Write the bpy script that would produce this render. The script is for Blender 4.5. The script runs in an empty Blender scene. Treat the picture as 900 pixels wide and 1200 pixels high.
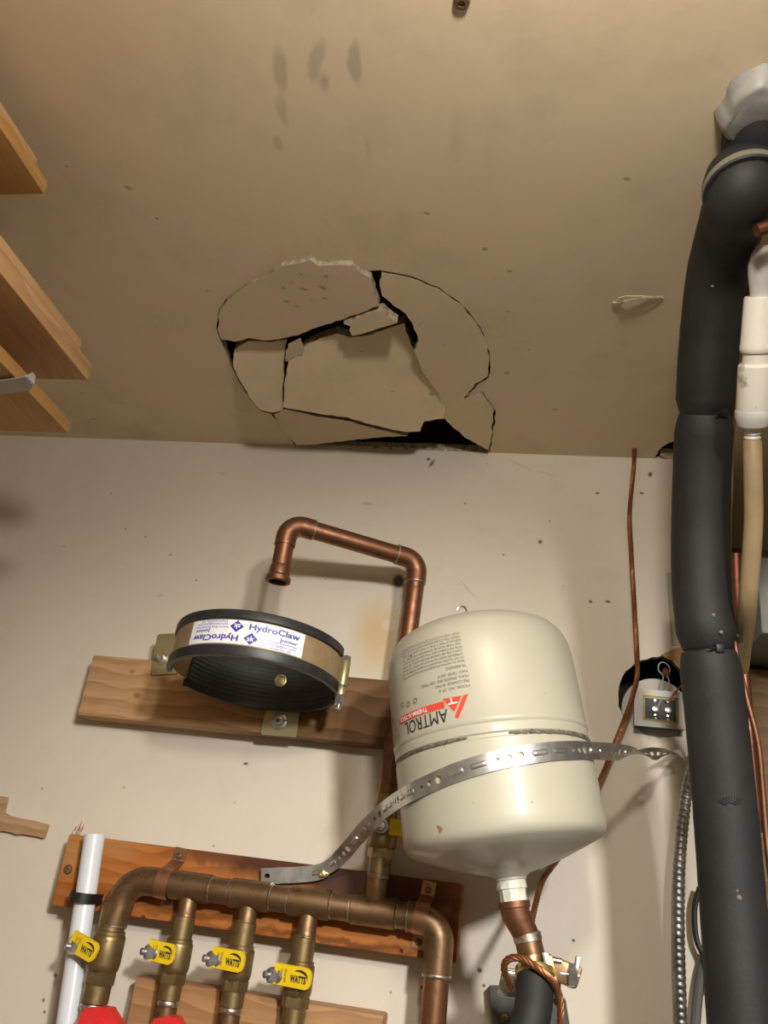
import bpy, bmesh, math, random
from mathutils import Vector, Matrix, geometry
random.seed(7)
C = bpy.context.scene.collection
SC = bpy.context.scene
PI = math.pi

# ------------------------------------------------------------------ camera
EZ, DCAM, F = 1.75, 1.17, 977.74          # eye height, distance to the back wall, focal length in px of 900x1200
PITCH, YAW, ROLL = 0.4201, -0.1938, 0.12925
CEIL = EZ + 0.645
CAM = Vector((0, -DCAM, EZ))
_f = Vector((math.sin(YAW) * math.cos(PITCH), math.cos(YAW) * math.cos(PITCH), math.sin(PITCH)))
_r = _f.cross(Vector((0, 0, 1))).normalized()
_u = _r.cross(_f)
_c, _s = math.cos(ROLL), math.sin(ROLL)
RX, UX = _c * _r + _s * _u, -_s * _r + _c * _u
cd = bpy.data.cameras.new('camera')
cam = bpy.data.objects.new('camera', cd)
C.objects.link(cam)
cd.sensor_fit = 'VERTICAL'
cd.sensor_height = 24.0
cd.lens = F / 1200 * 24.0
cd.clip_start = 0.02
m3 = Matrix((RX, UX, -_f)).transposed()
cam.matrix_world = Matrix.Translation(CAM) @ m3.to_4x4()
SC.camera = cam

# ------------------------------------------------------------------ world, lights, exposure
w = bpy.data.worlds.new('world')
SC.world = w
w.use_nodes = True
w.node_tree.nodes['Background'].inputs[0].default_value = (1.0, 0.9, 0.75, 1)
w.node_tree.nodes['Background'].inputs[1].default_value = 0.02
SC.view_settings.view_transform = 'Standard'
SC.view_settings.look = 'None'
SC.view_settings.gamma = 1
SC.view_settings.exposure = 0.0


def lamp(name, typ, loc, energy, col, size, target=None):
    d = bpy.data.lights.new(name, typ)
    d.energy = energy
    d.color = col
    if typ == 'AREA':
        d.size = size
    else:
        d.shadow_soft_size = size
    o = bpy.data.objects.new(name, d)
    o.location = loc
    if target is not None:
        o.rotation_euler = (Vector(target) - Vector(loc)).to_track_quat('-Z', 'Y').to_euler()
    C.objects.link(o)
    return o


lamp('ceiling_bulb', 'POINT', (0.05, -1.17, EZ + 0.50), 17.0, (1.0, 0.94, 0.84), 0.04)
kl = lamp('work_light', 'SPOT', (0.52, -1.70, EZ + 0.52), 118.0, (1.0, 0.98, 0.93), 0.06, (-0.25, 0, EZ - 0.42))
kl.data.spot_size = math.radians(60)
kl.data.spot_blend = 1.0


# ------------------------------------------------------------------ pixel rays to real places
def ray(x, y):
    return RX * ((x - 450) / F) - UX * ((y - 600) / F) + _f


def P(x, y, Y):                       # on the vertical plane Y
    d = ray(x, y)
    return CAM + d * ((Y + DCAM) / d.y)


def PZ(x, y, z=CEIL):                 # on the horizontal plane z
    d = ray(x, y)
    return CAM + d * ((z - EZ) / d.z)


def PPL(x, y, p0, n):                 # on any plane
    d = ray(x, y)
    return CAM + d * ((p0 - CAM).dot(n) / d.dot(n))


def PCYL(x, y, c, a, r):              # nearest hit on a cylinder
    d = ray(x, y).normalized()
    o = CAM - c
    d2, o2 = d - a * d.dot(a), o - a * o.dot(a)
    A, B, CC = d2.dot(d2), 2 * d2.dot(o2), o2.dot(o2) - r * r
    disc = max(B * B - 4 * A * CC, 0)
    return CAM + d * ((-B - math.sqrt(disc)) / (2 * A))


# ------------------------------------------------------------------ materials
class NT:
    def __init__(s, name):
        s.m = bpy.data.materials.new(name)
        s.m.use_nodes = True
        s.t = s.m.node_tree
        s.b = s.t.nodes['Principled BSDF']
        s.g = None

    def n(s, typ, ins=None, **kw):
        x = s.t.nodes.new(typ)
        for k, v in kw.items():
            setattr(x, k, v)
        for k, v in (ins or {}).items():
            s.put(x.inputs[k], v)
        return x

    def put(s, sock, v):
        if isinstance(v, bpy.types.NodeSocket):
            s.t.links.new(v, sock)
        elif isinstance(v, tuple) and len(v) == 3 and sock.type == 'RGBA':
            sock.default_value = (*v, 1)
        else:
            sock.default_value = v

    def pos(s):
        if s.g is None:
            s.g = s.n('ShaderNodeNewGeometry')
        return s.g.outputs['Position']

    def noise(s, scale, detail=4, rough=.55, vec=None, dist=0):
        return s.n('ShaderNodeTexNoise', {'Vector': vec or s.pos(), 'Scale': scale, 'Detail': detail, 'Roughness': rough, 'Distortion': dist}).outputs['Fac']

    def maprange(s, v, a, b, c=0., d=1.):
        return s.n('ShaderNodeMapRange', {0: v, 1: a, 2: b, 3: c, 4: d}).outputs[0]

    def math(s, op, a, b=0.):
        return s.n('ShaderNodeMath', {0: a, 1: b}, operation=op).outputs[0]

    def mix(s, fac, a, b):
        x = s.n('ShaderNodeMix', data_type='RGBA')
        s.put(x.inputs[0], fac)
        s.put(x.inputs[6], a)
        s.put(x.inputs[7], b)
        return x.outputs[2]

    def scaled(s, scale, loc=(0, 0, 0), rot=(0, 0, 0)):
        return s.n('ShaderNodeMapping', {'Vector': s.pos(), 'Location': loc, 'Rotation': rot, 'Scale': scale}).outputs[0]

    def blob(s, c, size, rot=(0, 0, 0), soft=.5, vec=None):
        mp = s.n('ShaderNodeMapping', {'Vector': vec or s.pos(), 'Location': tuple(c), 'Rotation': rot, 'Scale': tuple(size)}, vector_type='TEXTURE')
        l = s.n('ShaderNodeVectorMath', {0: mp.outputs[0]}, operation='LENGTH').outputs['Value']
        return s.maprange(l, 1.0, 1.0 - soft)

    def bump(s, h, strength=.3, dist=.002):
        x = s.n('ShaderNodeBump', {'Height': h, 'Strength': strength, 'Distance': dist})
        s.t.links.new(x.outputs[0], s.b.inputs['Normal'])

    def fin(s, col, rough=.5, metal=0., **kw):
        s.put(s.b.inputs['Base Color'], col)
        s.put(s.b.inputs['Roughness'], rough)
        s.put(s.b.inputs['Metallic'], metal)
        for k, v in kw.items():
            s.put(s.b.inputs[k.replace('_', ' ')], v)
        return s.m


def simple(name, c1, c2=None, rough=.5, metal=0., scale=40., lo=.4, hi=.65, bump=0., bscale=None, **kw):
    t = NT(name)
    if c2 is None:
        col = c1
    else:
        col = t.mix(t.maprange(t.noise(scale, 5, .6), lo, hi), c1, c2)
    if bump:
        t.bump(t.noise(bscale or scale, 4), bump, .001)
    return t.fin(col, rough, metal, **kw)


def px_mask(t, kind, lst):
    """soft blobs on the wall or the ceiling, given by their picture places: (x, y, half width m, half height m, angle, soft)"""
    out = None
    for (x, y, a, b, ang, soft) in lst:
        if kind == 'wall':
            m = t.blob(P(x, y, 0), (a, .05, b), (0, ang, 0), soft)
        else:
            m = t.blob(PZ(x, y), (a, b, .05), (0, 0, ang), soft)
        out = m if out is None else t.math('MAXIMUM', out, m)
    return out


def wall_material():
    t = NT('wall_paint')
    n1 = t.maprange(t.noise(3.5, 4), .35, .7)
    col = t.mix(n1, (.66, .59, .49), (.70, .635, .53))
    col = t.mix(t.math('MULTIPLY', t.maprange(t.noise(14, 6, .65), .52, .75), .25), col, (.47, .40, .30))
    # yellow run beside the tank, brown run below the upper board
    nz = t.n('ShaderNodeVectorMath', {0: t.pos(), 1: t.n('ShaderNodeVectorMath', {0: t.n('ShaderNodeTexNoise', {'Vector': t.pos(), 'Scale': 22., 'Detail': 4.}).outputs['Color'], 1: (.03, .03, .03)}, operation='MULTIPLY').outputs[0]}, operation='ADD').outputs[0]
    yl = t.blob(P(442, 745, 0) + Vector((.015, .015, .015)), (.05, .06, .07), (0, 0, 0), .75, nz)
    col = t.mix(t.math('MULTIPLY', yl, .75), col, (.60, .43, .17))
    br = t.blob(P(402, 930, 0) + Vector((.015, .015, .015)), (.02, .06, .12), (0, .05, 0), .9, nz)
    col = t.mix(t.math('MULTIPLY', br, .45), col, (.36, .22, .10))
    tp = t.blob(P(455, 733, 0) + Vector((.015, .015, .015)), (.013, .06, .010), (0, .4, 0), .2, nz)
    col = t.mix(t.math('MULTIPLY', tp, .5), col, (.72, .66, .54))
    dot = px_mask(t, 'wall', [(467, 681, .0105, .0135, 0, .45), (478, 668, .010, .003, -.8, .8)])
    col = t.mix(t.math('MULTIPLY', dot, .9), col, (.03, .03, .032))
    sp = [(288, 895, .0035, .0018, 0, .5), (633, 635, .003, .003, 0, .5), (712, 705, .003, .002, 0, .5), (700, 578, .0025, .002, 0, .5),
          (752, 578, .003, .002, .3, .5), (762, 556, .003, .004, .3, .5), (562, 1137, .0028, .0028, 0, .5), (567, 1155, .002, .0018, 0, .5),
          (672, 1102, .0018, .0018, 0, .5), (65, 1143, .0028, .0022, .6, .6), (51, 1172, .002, .0025, 0, .7), (52, 1186, .002, .0016, 0, .6),
          (495, 1157, .0025, .002, 0, .5), (432, 1187, .003, .003, 0, .5), (506, 543, .003, .008, .5, .8), (502, 538, .003, .003, 0, .6),
          (436, 966, .0014, .0014, 0, .5), (590, 650, .0014, .0014, 0, .5), (200, 650, .0014, .0014, 0, .5), (75, 640, .0012, .0012, 0, .5),
          (147, 620, .0014, .001, 0, .5), (545, 590, .0014, .0014, 0, .5), (230, 680, .0016, .001, 0, .5), (130, 578, .001, .001, 0, .5)]
    sp = [(x, y, a * 1.35, b * 1.35, g, f) for x, y, a, b, g, f in sp] + [(692, 705, .0034, .0028, .4, .5), (713, 705, .0036, .0026, .4, .5)]
    col = t.mix(t.math('MULTIPLY', px_mask(t, 'wall', sp), .85), col, (.05, .035, .02))
    sm = [(260, 555, .01, .0015, .05, .9), (188, 698, .006, .003, -.3, .9), (145, 923, .004, .003, .5, .9), (610, 545, .03, .0012, .5, .9), (275, 940, .003, .002, 0, .9), (430, 590, .012, .004, 0, .9),
          (548, 690, .03, .0012, .8, .9), (640, 555, .02, .001, .3, .9)]
    col = t.mix(t.math('MULTIPLY', px_mask(t, 'wall', sm), .5), col, (.30, .23, .14))
    vor = t.n('ShaderNodeTexVoronoi', {'Vector': t.pos(), 'Scale': 26.}).outputs['Distance']
    col = t.mix(t.math('MULTIPLY', t.maprange(vor, .055, .03), t.maprange(t.noise(9, 2), .5, .58)), col, (.22, .16, .10))
    t.bump(t.noise(60, 5, .6), .12, .002)
    return t.fin(col, .62)


def ceiling_material():
    t = NT('ceiling_paint')
    col = t.mix(t.maprange(t.noise(2.6, 4), .35, .7), (.68, .545, .375), (.73, .595, .42))
    col = t.mix(t.math('MULTIPLY', t.maprange(t.noise(11, 6, .65), .5, .78), .3), col, (.38, .31, .20))
    nz = t.n('ShaderNodeVectorMath', {0: t.pos(), 1: t.n('ShaderNodeVectorMath', {0: t.n('ShaderNodeTexNoise', {'Vector': t.pos(), 'Scale': 40., 'Detail': 3.}).outputs['Color'], 1: (.012, .012, .0)}, operation='MULTIPLY').outputs[0]}, operation='ADD').outputs[0]
    o = Vector((.006, .006, 0))
    out = None
    for (x, y, a, b, ang, soft, k) in [(328, 85, .008, .028, .18, .5, .8), (331, 128, .006, .022, .0, .6, .6), (326, 168, .007, .011, 0, .5, .6), (371, 72, .008, .026, .35, .5, .75),
                                       (380, 95, .006, .012, .3, .7, .9), (417, 75, .0075, .026, .12, .4, .9), (430, 172, .004, .02, .05, .9, .5), (535, 165, .012, .03, .2, .9, .35)]:
        mk = t.math('MULTIPLY', t.blob(PZ(x, y) + o, (a, b, .05), (0, 0, ang), soft, nz), k)
        out = mk if out is None else t.math('MAXIMUM', out, mk)
    col = t.mix(t.math('MULTIPLY', out, .45), col, (.22, .19, .13))
    sp = [(184, 256, .003, .002, 0, .5), (96, 461, .003, .002, .3, .5), (109, 491, .004, .002, .3, .5), (568, 292, .004, .004, 0, .7), (597, 318, .004, .003, 0, .7),
          (594, 437, .005, .004, 0, .8), (595, 365, .003, .002, 0, .8), (28, 230, .003, .001, .6, .7), (243, 341, .003, .002, 0, .6), (78, 195, .002, .002, 0, .7), (150, 220, .006, .004, .5, .9),
          (620, 410, .003, .002, 0, .7), (735, 210, .006, .003, .4, .95), (650, 480, .004, .003, 0, .8), (500, 250, .005, .003, .5, .9)] + [(230 + a / 2.432, 280 + b / 2.432, c, d, e, .8) for a, b, c, d, e in [(250, 131, .0035, .0035, 0), (258, 171, .006, .003, 0), (308, 134, .008, .0035, .3), (362, 128, .007, .004, .8), (372, 95, .005, .003, 0), (368, 159, .005, .002, 0), (288, 185, .004, .002, .6), (300, 90, .002, .002, 0), (330, 165, .003, .0015, 0), (275, 115, .0025, .0015, 0), (610, 300, .004, .003, 0), (560, 425, .0022, .0022, 0), (670, 440, .008, .004, 1.0), (640, 240, .006, .0012, -.6), (470, 330, .002, .002, 0), (705, 300, .003, .0012, 0), (420, 340, .0015, .0015, 0), (690, 400, .0015, .0015, 0)]]
    col = t.mix(t.math('MULTIPLY', px_mask(t, 'ceil', sp), .6), col, (.06, .045, .025))
    t.bump(t.noise(45, 5, .6), .15, .002)
    return t.fin(col, .6)


def wood(name, c_lo, c_hi, dark=None, grad=None, knots=(), axis='X', rough=.55, wet=()):
    """grain along an axis; grad = (world x from, to, colour, strength) blends to an aged colour; wet = dark stains"""
    t = NT(name)
    k = {'X': (2.2, 26, 26), 'Y': (26, 2.2, 26)}[axis]
    v = t.scaled(k)
    vd = t.n('ShaderNodeVectorMath', {0: v, 1: t.n('ShaderNodeVectorMath', {0: t.n('ShaderNodeTexNoise', {'Vector': t.pos(), 'Scale': 7., 'Detail': 2.}).outputs['Color'], 1: (1.6, 1.6, 1.6)}, operation='MULTIPLY').outputs[0]}, operation='ADD').outputs[0]
    rings = t.n('ShaderNodeTexWave', {'Vector': vd, 'Scale': .55, 'Distortion': 5.0, 'Detail': 3., 'Detail Scale': .7}, bands_direction='Z', wave_profile='SAW').outputs['Fac']
    fine = t.noise(1.0, 6, .65, t.scaled(tuple(q * 7 for q in k)))
    col = t.mix(t.maprange(rings, .15, 1.0), c_hi, c_lo)
    col = t.mix(t.math('MULTIPLY', t.maprange(fine, .45, .75), .45), col, tuple(q * .55 for q in c_lo))
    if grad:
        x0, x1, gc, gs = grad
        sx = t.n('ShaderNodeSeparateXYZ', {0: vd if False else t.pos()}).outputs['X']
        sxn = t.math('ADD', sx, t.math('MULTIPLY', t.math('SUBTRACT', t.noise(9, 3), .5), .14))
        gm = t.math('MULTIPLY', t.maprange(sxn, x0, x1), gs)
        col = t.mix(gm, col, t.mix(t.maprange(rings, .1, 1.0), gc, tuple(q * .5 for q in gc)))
    for (c, s, kc, kk) in knots:
        col = t.mix(t.math('MULTIPLY', t.blob(c, s, (0, 0, 0), .7), kk), col, kc)
    if wet:
        nz = t.n('ShaderNodeVectorMath', {0: t.pos(), 1: t.n('ShaderNodeVectorMath', {0: t.n('ShaderNodeTexNoise', {'Vector': t.pos(), 'Scale': 45., 'Detail': 4.}).outputs['Color'], 1: (.03, .03, .03)}, operation='MULTIPLY').outputs[0]}, operation='ADD').outputs[0]
        for (c, s, kc, kk) in wet:
            col = t.mix(t.math('MULTIPLY', t.blob(Vector(c) + Vector((.015, .015, .015)), s, (0, 0, 0), .6, nz), kk), col, kc)
    t.bump(fine, .25, .001)
    return t.fin(col, rough, 0, Specular_IOR_Level=.25)


def copper(name, c1, c2, c3, rough=.38):
    t = NT(name)
    n1 = t.noise(38, 5, .65)
    col = t.mix(t.maprange(n1, .38, .66), c1, c2)
    col = t.mix(t.maprange(t.noise(90, 5, .7), .56, .72), col, c3)
    rg = t.maprange(n1, .3, .7, rough - .08, rough + .18)
    t.bump(t.noise(130, 4), .12, .001)
    return t.fin(col, rg, .88)


M = {}
M['wall'] = wall_material()
M['ceiling'] = ceiling_material()
M['gypsum'] = simple('gypsum_core', (.46, .40, .30), (.24, .18, .11), .9, scale=120)
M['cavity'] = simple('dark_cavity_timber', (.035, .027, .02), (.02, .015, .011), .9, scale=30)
M['kraft'] = simple('torn_kraft_paper', (.42, .27, .13), (.33, .20, .09), .85, scale=60, bump=.3)
M['floor'] = simple('concrete_floor', (.30, .27, .23), (.22, .20, .17), .8, scale=8, bump=.2)
M['plain'] = simple('room_wall_paint', (.64, .58, .48), (.60, .54, .44), .7, scale=5)
M['recess'] = simple('recess_boards', (.12, .085, .05), (.08, .055, .033), .85, scale=14)
M['copper'] = copper('aged_red_copper', (.31, .15, .082), (.21, .098, .055), (.10, .055, .035), .40)
M['copper_brown'] = copper('tarnished_brown_copper', (.29, .18, .095), (.20, .12, .065), (.10, .07, .042), .40)
M['copper_bright'] = copper('brighter_copper_strap', (.48, .25, .14), (.36, .18, .10), (.22, .11, .06), .36)
M['brass'] = copper('dull_brass', (.33, .24, .115), (.23, .165, .08), (.12, .085, .045), .40)
M['brass_new'] = simple('bright_brass', (.83, .66, .28), (.70, .52, .20), .28, .9, scale=60)
M['solder'] = simple('silver_solder', (.55, .50, .43), (.24, .19, .13), .4, .9, scale=160)
M['copper_wire'] = copper('bare_copper_wire', (.36, .15, .065), (.26, .10, .045), (.14, .055, .03), .46)
M['copper_dark'] = copper('dark_copper_tube', (.25, .10, .06), (.17, .065, .045), (.08, .035, .025), .38)
M['zinc'] = simple('galvanised_steel', (.62, .63, .62), (.42, .43, .42), .33, .9, scale=70, lo=.35)
M['zinc_bright'] = simple('bright_zinc', (.78, .78, .76), (.62, .62, .62), .28, .9, scale=60)
M['steel_dark'] = simple('chrome_steel', (.42, .42, .43), (.22, .22, .22), .38, .95, scale=60)
M['nut'] = simple('grey_chrome', (.60, .61, .64), (.38, .39, .41), .33, .9, scale=90)
M['foam'] = simple('black_foam', (.010, .010, .0105), (.015, .015, .0155), .66, scale=25, bump=.25, bscale=260)
M['rubber'] = simple('black_rubber', (.018, .018, .019), (.03, .03, .031), .45, scale=60, bump=.15, bscale=300)
M['plastic_black'] = simple('black_plastic', (.010, .010, .010), None, .5)
M['gold_zinc'] = simple('yellow_zinc_plate', (.50, .43, .22), (.42, .38, .20), .42, .75, scale=25)
M['gold_band'] = simple('gold_painted_band', (.42, .31, .17), (.36, .26, .14), .5, .45, scale=80, bump=.05)
M['white_label'] = simple('white_label', (.86, .86, .90), None, .35)
M['blue_ink'] = simple('blue_ink', (.045, .045, .36), None, .4)
M['grey_ink'] = simple('grey_ink', (.20, .19, .17), None, .5)
M['black_ink'] = simple('black_ink', (.03, .03, .03), None, .45)
M['red_ink'] = simple('red_ink', (.72, .07, .035), None, .4)
M['cream'] = None
M['tape'] = simple('white_thread_tape', (.76, .74, .64), (.62, .60, .50), .6, scale=90, bump=.3)
M['pvc'] = simple('white_pvc', (.80, .77, .71), (.74, .70, .62), .35, scale=20)
M['pvc_dirty'] = simple('dirty_white_pvc', (.78, .75, .68), (.32, .28, .20), .4, scale=55, lo=.56, hi=.68)
M['pvc_grey'] = simple('greyish_plastic_cap', (.58, .56, .54), (.50, .48, .45), .4, scale=40)
M['pex'] = simple('white_pex', (.74, .76, .80), (.70, .72, .77), .3, scale=10, Subsurface_Weight=.1)
M['hose'] = simple('brownish_clear_hose', (.42, .31, .18), (.36, .26, .15), .22, scale=30, Coat_Weight=.4, Transmission_Weight=.25)
M['yellow'] = simple('yellow_dip_coating', (.85, .60, .015), (.78, .53, .012), .35, scale=50)
M['red'] = simple('red_plastic', (.72, .028, .03), (.62, .022, .024), .4, scale=30)
M['rust'] = simple('rusty_screw', (.28, .20, .12), (.15, .09, .05), .5, .7, scale=200)
M['clamp_cast'] = simple('bronze_casting', (.38, .25, .14), (.25, .16, .09), .45, .8, scale=70, bump=.2)
M['caulk'] = simple('whitish_sealant', (.29, .275, .245), (.20, .195, .185), .5, scale=40, bump=.3)
M['glue'] = simple('old_glue', (.16, .155, .15), None, .3)
M['duct'] = simple('grey_sheet_metal', (.24, .26, .25), (.18, .19, .18), .5, .4, scale=12)
M['coverplate'] = simple('pale_cover_plate', (.50, .48, .43), (.44, .42, .38), .6, scale=20)
M['wire_grey'] = simple('grey_wire', (.42, .41, .39), None, .45)
M['wire_red'] = simple('red_wire', (.42, .05, .03), None, .45)
M['plastic_blue'] = simple('milky_plastic', (.50, .47, .46), (.44, .42, .42), .35, scale=20, Transmission_Weight=.2)
M['tapegreen'] = simple('pale_green_tape', (.43, .42, .32), (.38, .37, .28), .6, scale=30)


def cream_material():
    t = NT('cream_tank_paint')
    col = t.mix(t.maprange(t.noise(9, 4), .4, .65), (.42, .40, .315), (.455, .43, .34))
    vor = t.n('ShaderNodeTexVoronoi', {'Vector': t.pos(), 'Scale': 34.}).outputs['Distance']
    col = t.mix(t.math('MULTIPLY', t.maprange(vor, .06, .035), t.maprange(t.noise(12, 2), .5, .56)), col, (.16, .13, .09))
    return t.fin(col, .45, 0, Coat_Weight=.3, Coat_Roughness=.1)


M['cream'] = cream_material()


def iridescent():
    t = NT('iridescent_zinc')
    n = t.noise(30, 2)
    col = t.mix(t.maprange(n, .35, .5), (.27, .24, .26), (.25, .27, .25))
    col = t.mix(t.maprange(n, .52, .62), col, (.30, .24, .18))
    return t.fin(col, .5, .7)


M['irid'] = iridescent()


# ------------------------------------------------------------------ mesh building
class MB:
    def __init__(s):
        s.v, s.f, s.mi = [], [], []

    def add(s, vs, fs, mi=0):
        o = len(s.v)
        s.v += [Vector(v) for v in vs]
        s.f += [tuple(i + o for i in f) for f in fs]
        s.mi += [mi] * len(fs)
        return s

    def tube(s, pts, r, seg=16, cap=True, mi=0, closed=False, sq=1.0):
        pts = [Vector(p) for p in pts]
        n = len(pts)
        rs = r if isinstance(r, (list, tuple)) else [r] * n
        vs, fs = [], []
        up = None
        for i, p in enumerate(pts):
            if closed:
                tg = pts[(i + 1) % n] - pts[i - 1]
            else:
                tg = pts[min(i + 1, n - 1)] - pts[max(i - 1, 0)]
            tg.normalize()
            if up is None:
                up = tg.orthogonal().normalized()
            else:
                up = (up - tg * up.dot(tg)).normalized()
            sd = tg.cross(up)
            for k in range(seg):
                a = 2 * PI * k / seg
                vs.append(p + (up * math.cos(a) + sd * math.sin(a) * sq) * rs[i])
        m = n if closed else n - 1
        for i in range(m):
            j = (i + 1) % n
            for k in range(seg):
                fs.append((i * seg + k, i * seg + (k + 1) % seg, j * seg + (k + 1) % seg, j * seg + k))
        if cap and not closed:
            fs.append(tuple(range(seg - 1, -1, -1)))
            fs.append(tuple((n - 1) * seg + k for k in range(seg)))
        return s.add(vs, fs, mi)

    def lathe(s, prof, o, a, seg=32, mi=0, ref=None, cap=True):
        """prof = [(radius, height)] around the axis a through o"""
        o, a = Vector(o), Vector(a).normalized()
        e1 = (Vector(ref) - a * Vector(ref).dot(a)).normalized() if ref is not None else a.orthogonal().normalized()
        e2 = a.cross(e1)
        vs, fs = [], []
        for (r, h) in prof:
            for k in range(seg):
                t = 2 * PI * k / seg
                vs.append(o + a * h + (e1 * math.cos(t) + e2 * math.sin(t)) * max(r, 1e-5))
        n = len(prof)
        for i in range(n - 1):
            for k in range(seg):
                fs.append((i * seg + k, i * seg + (k + 1) % seg, (i + 1) * seg + (k + 1) % seg, (i + 1) * seg + k))
        if cap:
            fs.append(tuple(range(seg - 1, -1, -1)))
            fs.append(tuple((n - 1) * seg + k for k in range(seg)))
        return s.add(vs, fs, mi)

    def box(s, c, ex, ey, ez, mi=0, bev=0.):
        """c centre; ex, ey, ez half-extent vectors"""
        c, ex, ey, ez = map(Vector, (c, ex, ey, ez))
        if bev:
            b = bmesh.new()
            vs = [b.verts.new((i, j, k)) for i in (-1, 1) for j in (-1, 1) for k in (-1, 1)]
            L = Vector((ex.length, ey.length, ez.length))
            for v in vs:
                v.co = Vector((v.co.x * L.x, v.co.y * L.y, v.co.z * L.z))
            for f in ((0, 1, 3, 2), (4, 6, 7, 5), (0, 4, 5, 1), (2, 3, 7, 6), (0, 2, 6, 4), (1, 5, 7, 3)):
                b.faces.new([vs[i] for i in f])
            bmesh.ops.bevel(b, geom=b.edges[:], offset=bev, segments=2, profile=.5, affect='EDGES')
            b.verts.index_update()
            nx, ny, nz = ex.normalized(), ey.normalized(), ez.normalized()
            V = [c + nx * v.co.x + ny * v.co.y + nz * v.co.z for v in b.verts]
            Fs = [tuple(v.index for v in f.verts) for f in b.faces]
            b.free()
            return s.add(V, Fs, mi)
        V = [c + ex * i + ey * j + ez * k for i in (-1, 1) for j in (-1, 1) for k in (-1, 1)]
        return s.add(V, [(0, 1, 3, 2), (4, 6, 7, 5), (0, 4, 5, 1), (2, 3, 7, 6), (0, 2, 6, 4), (1, 5, 7, 3)], mi)

    def slab(s, tri, to_a, to_b, mi=0, mside=None):
        """tri = (verts2d, faces, boundary edges); two sheets joined along the boundary"""
        v2, fs, be = tri
        n = len(v2)
        A = [Vector(to_a(p)) for p in v2]
        B = [Vector(to_b(p)) for p in v2]
        o = len(s.v)
        s.v += A + B
        s.f += [tuple(i + o for i in f) for f in fs]
        s.mi += [mi] * len(fs)
        ms = mi if mside is None else mside
        s.f += [tuple(i + o + n for i in reversed(f)) for f in fs]
        s.mi += [ms] * len(fs)
        for (i, j) in be:
            s.f.append((o + j, o + i, o + i + n, o + j + n))
            s.mi.append(ms)
        return s

    def build(s, name, mats, parent=None, at=None, smooth=35):
        mats = mats if isinstance(mats, (list, tuple)) else [mats]
        me = bpy.data.meshes.new(name)
        root = parent
        while root is not None and root.parent is not None:
            root = root.parent
        if root is not None:
            org = root.location.copy()
        elif at is not None:
            org = Vector(at)
        else:
            zs = min(v.z for v in s.v)
            org = Vector((sum(v.x for v in s.v) / len(s.v), sum(v.y for v in s.v) / len(s.v), zs))
        if root is not None and 'mesh_root' in root:
            pass
        me.from_pydata([v - org for v in s.v], [], s.f)
        for m in mats:
            me.materials.append(m)
        me.polygons.foreach_set('material_index', s.mi)
        b = bmesh.new()
        b.from_mesh(me)
        bmesh.ops.recalc_face_normals(b, faces=b.faces[:])
        b.to_mesh(me)
        b.free()
        if smooth:
            me.shade_smooth()
            me.set_sharp_from_angle(angle=math.radians(smooth))
        me.update()
        o = bpy.data.objects.new(name, me)
        C.objects.link(o)
        if parent is not None:
            o.parent = parent
        else:
            o.location = org
        return o


def tag(o, label=None, cat=None, group=None, kind=None):
    for k, v in (('label', label), ('category', cat), ('group', group), ('kind', kind)):
        if v:
            o[k] = v
    return o


def thing(name, label, cat, loc, group=None):
    o = bpy.data.objects.new(name, None)
    C.objects.link(o)
    o.location = loc
    o.empty_display_size = .02
    return tag(o, label, cat, group)


def inside(p, poly):
    x, y = p
    c = False
    j = len(poly) - 1
    for i in range(len(poly)):
        xi, yi = poly[i]
        xj, yj = poly[j]
        if (yi > y) != (yj > y) and x < (xj - xi) * (y - yi) / (yj - yi) + xi:
            c = not c
        j = i
    return c


def tri2d(outer, holes=(), extra=()):
    """triangulate a 2D outline with holes -> (verts, faces, boundary edges)"""
    vs, es = [], []
    for poly in [outer] + list(holes):
        o = len(vs)
        vs += [Vector((p[0], p[1])) for p in poly]
        es += [(o + i, o + (i + 1) % len(poly)) for i in range(len(poly))]
    vs += [Vector(p) for p in extra]
    r = geometry.delaunay_2d_cdt(vs, es, [], 0, 1e-7)
    ov, of = r[0], r[2]
    fs = []
    for f in of:
        c = sum((ov[i] for i in f), Vector((0, 0))) / len(f)
        if inside(c, outer) and not any(inside(c, h) for h in holes):
            fs.append(tuple(f))
    cnt = {}
    for f in fs:
        for i in range(len(f)):
            e = (f[i], f[(i + 1) % len(f)])
            cnt[e] = cnt.get(e, 0) + 1
    be = [e for e in cnt if (e[1], e[0]) not in cnt]
    return [Vector(p) for p in ov], fs, be


def rough_poly(pts, step, amp, rnd):
    out = []
    for i in range(len(pts)):
        a, b = Vector(pts[i]), Vector(pts[(i + 1) % len(pts)])
        n = max(1, int((b - a).length / step))
        nr = Vector((-(b - a).y, (b - a).x)).normalized() if (b - a).length > 1e-9 else Vector((0, 0))
        for k in range(n):
            q = a + (b - a) * (k / n)
            q = q + nr * rnd.uniform(-amp, amp)
            out.append((q.x, q.y))
    return out


def circle2(cx, cy, rx, ry=None, n=16):
    ry = ry or rx
    return [(cx + rx * math.cos(2 * PI * k / n), cy + ry * math.sin(2 * PI * k / n)) for k in range(n)]


def slot2(cx, cy, hl, hw, n=6):
    out = []
    for k in range(n + 1):
        a = -PI / 2 + PI * k / n
        out.append((cx + hl - hw + hw * math.cos(a), cy + hw * math.sin(a)))
    for k in range(n + 1):
        a = PI / 2 + PI * k / n
        out.append((cx - hl + hw + hw * math.cos(a), cy + hw * math.sin(a)))
    return out


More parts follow.
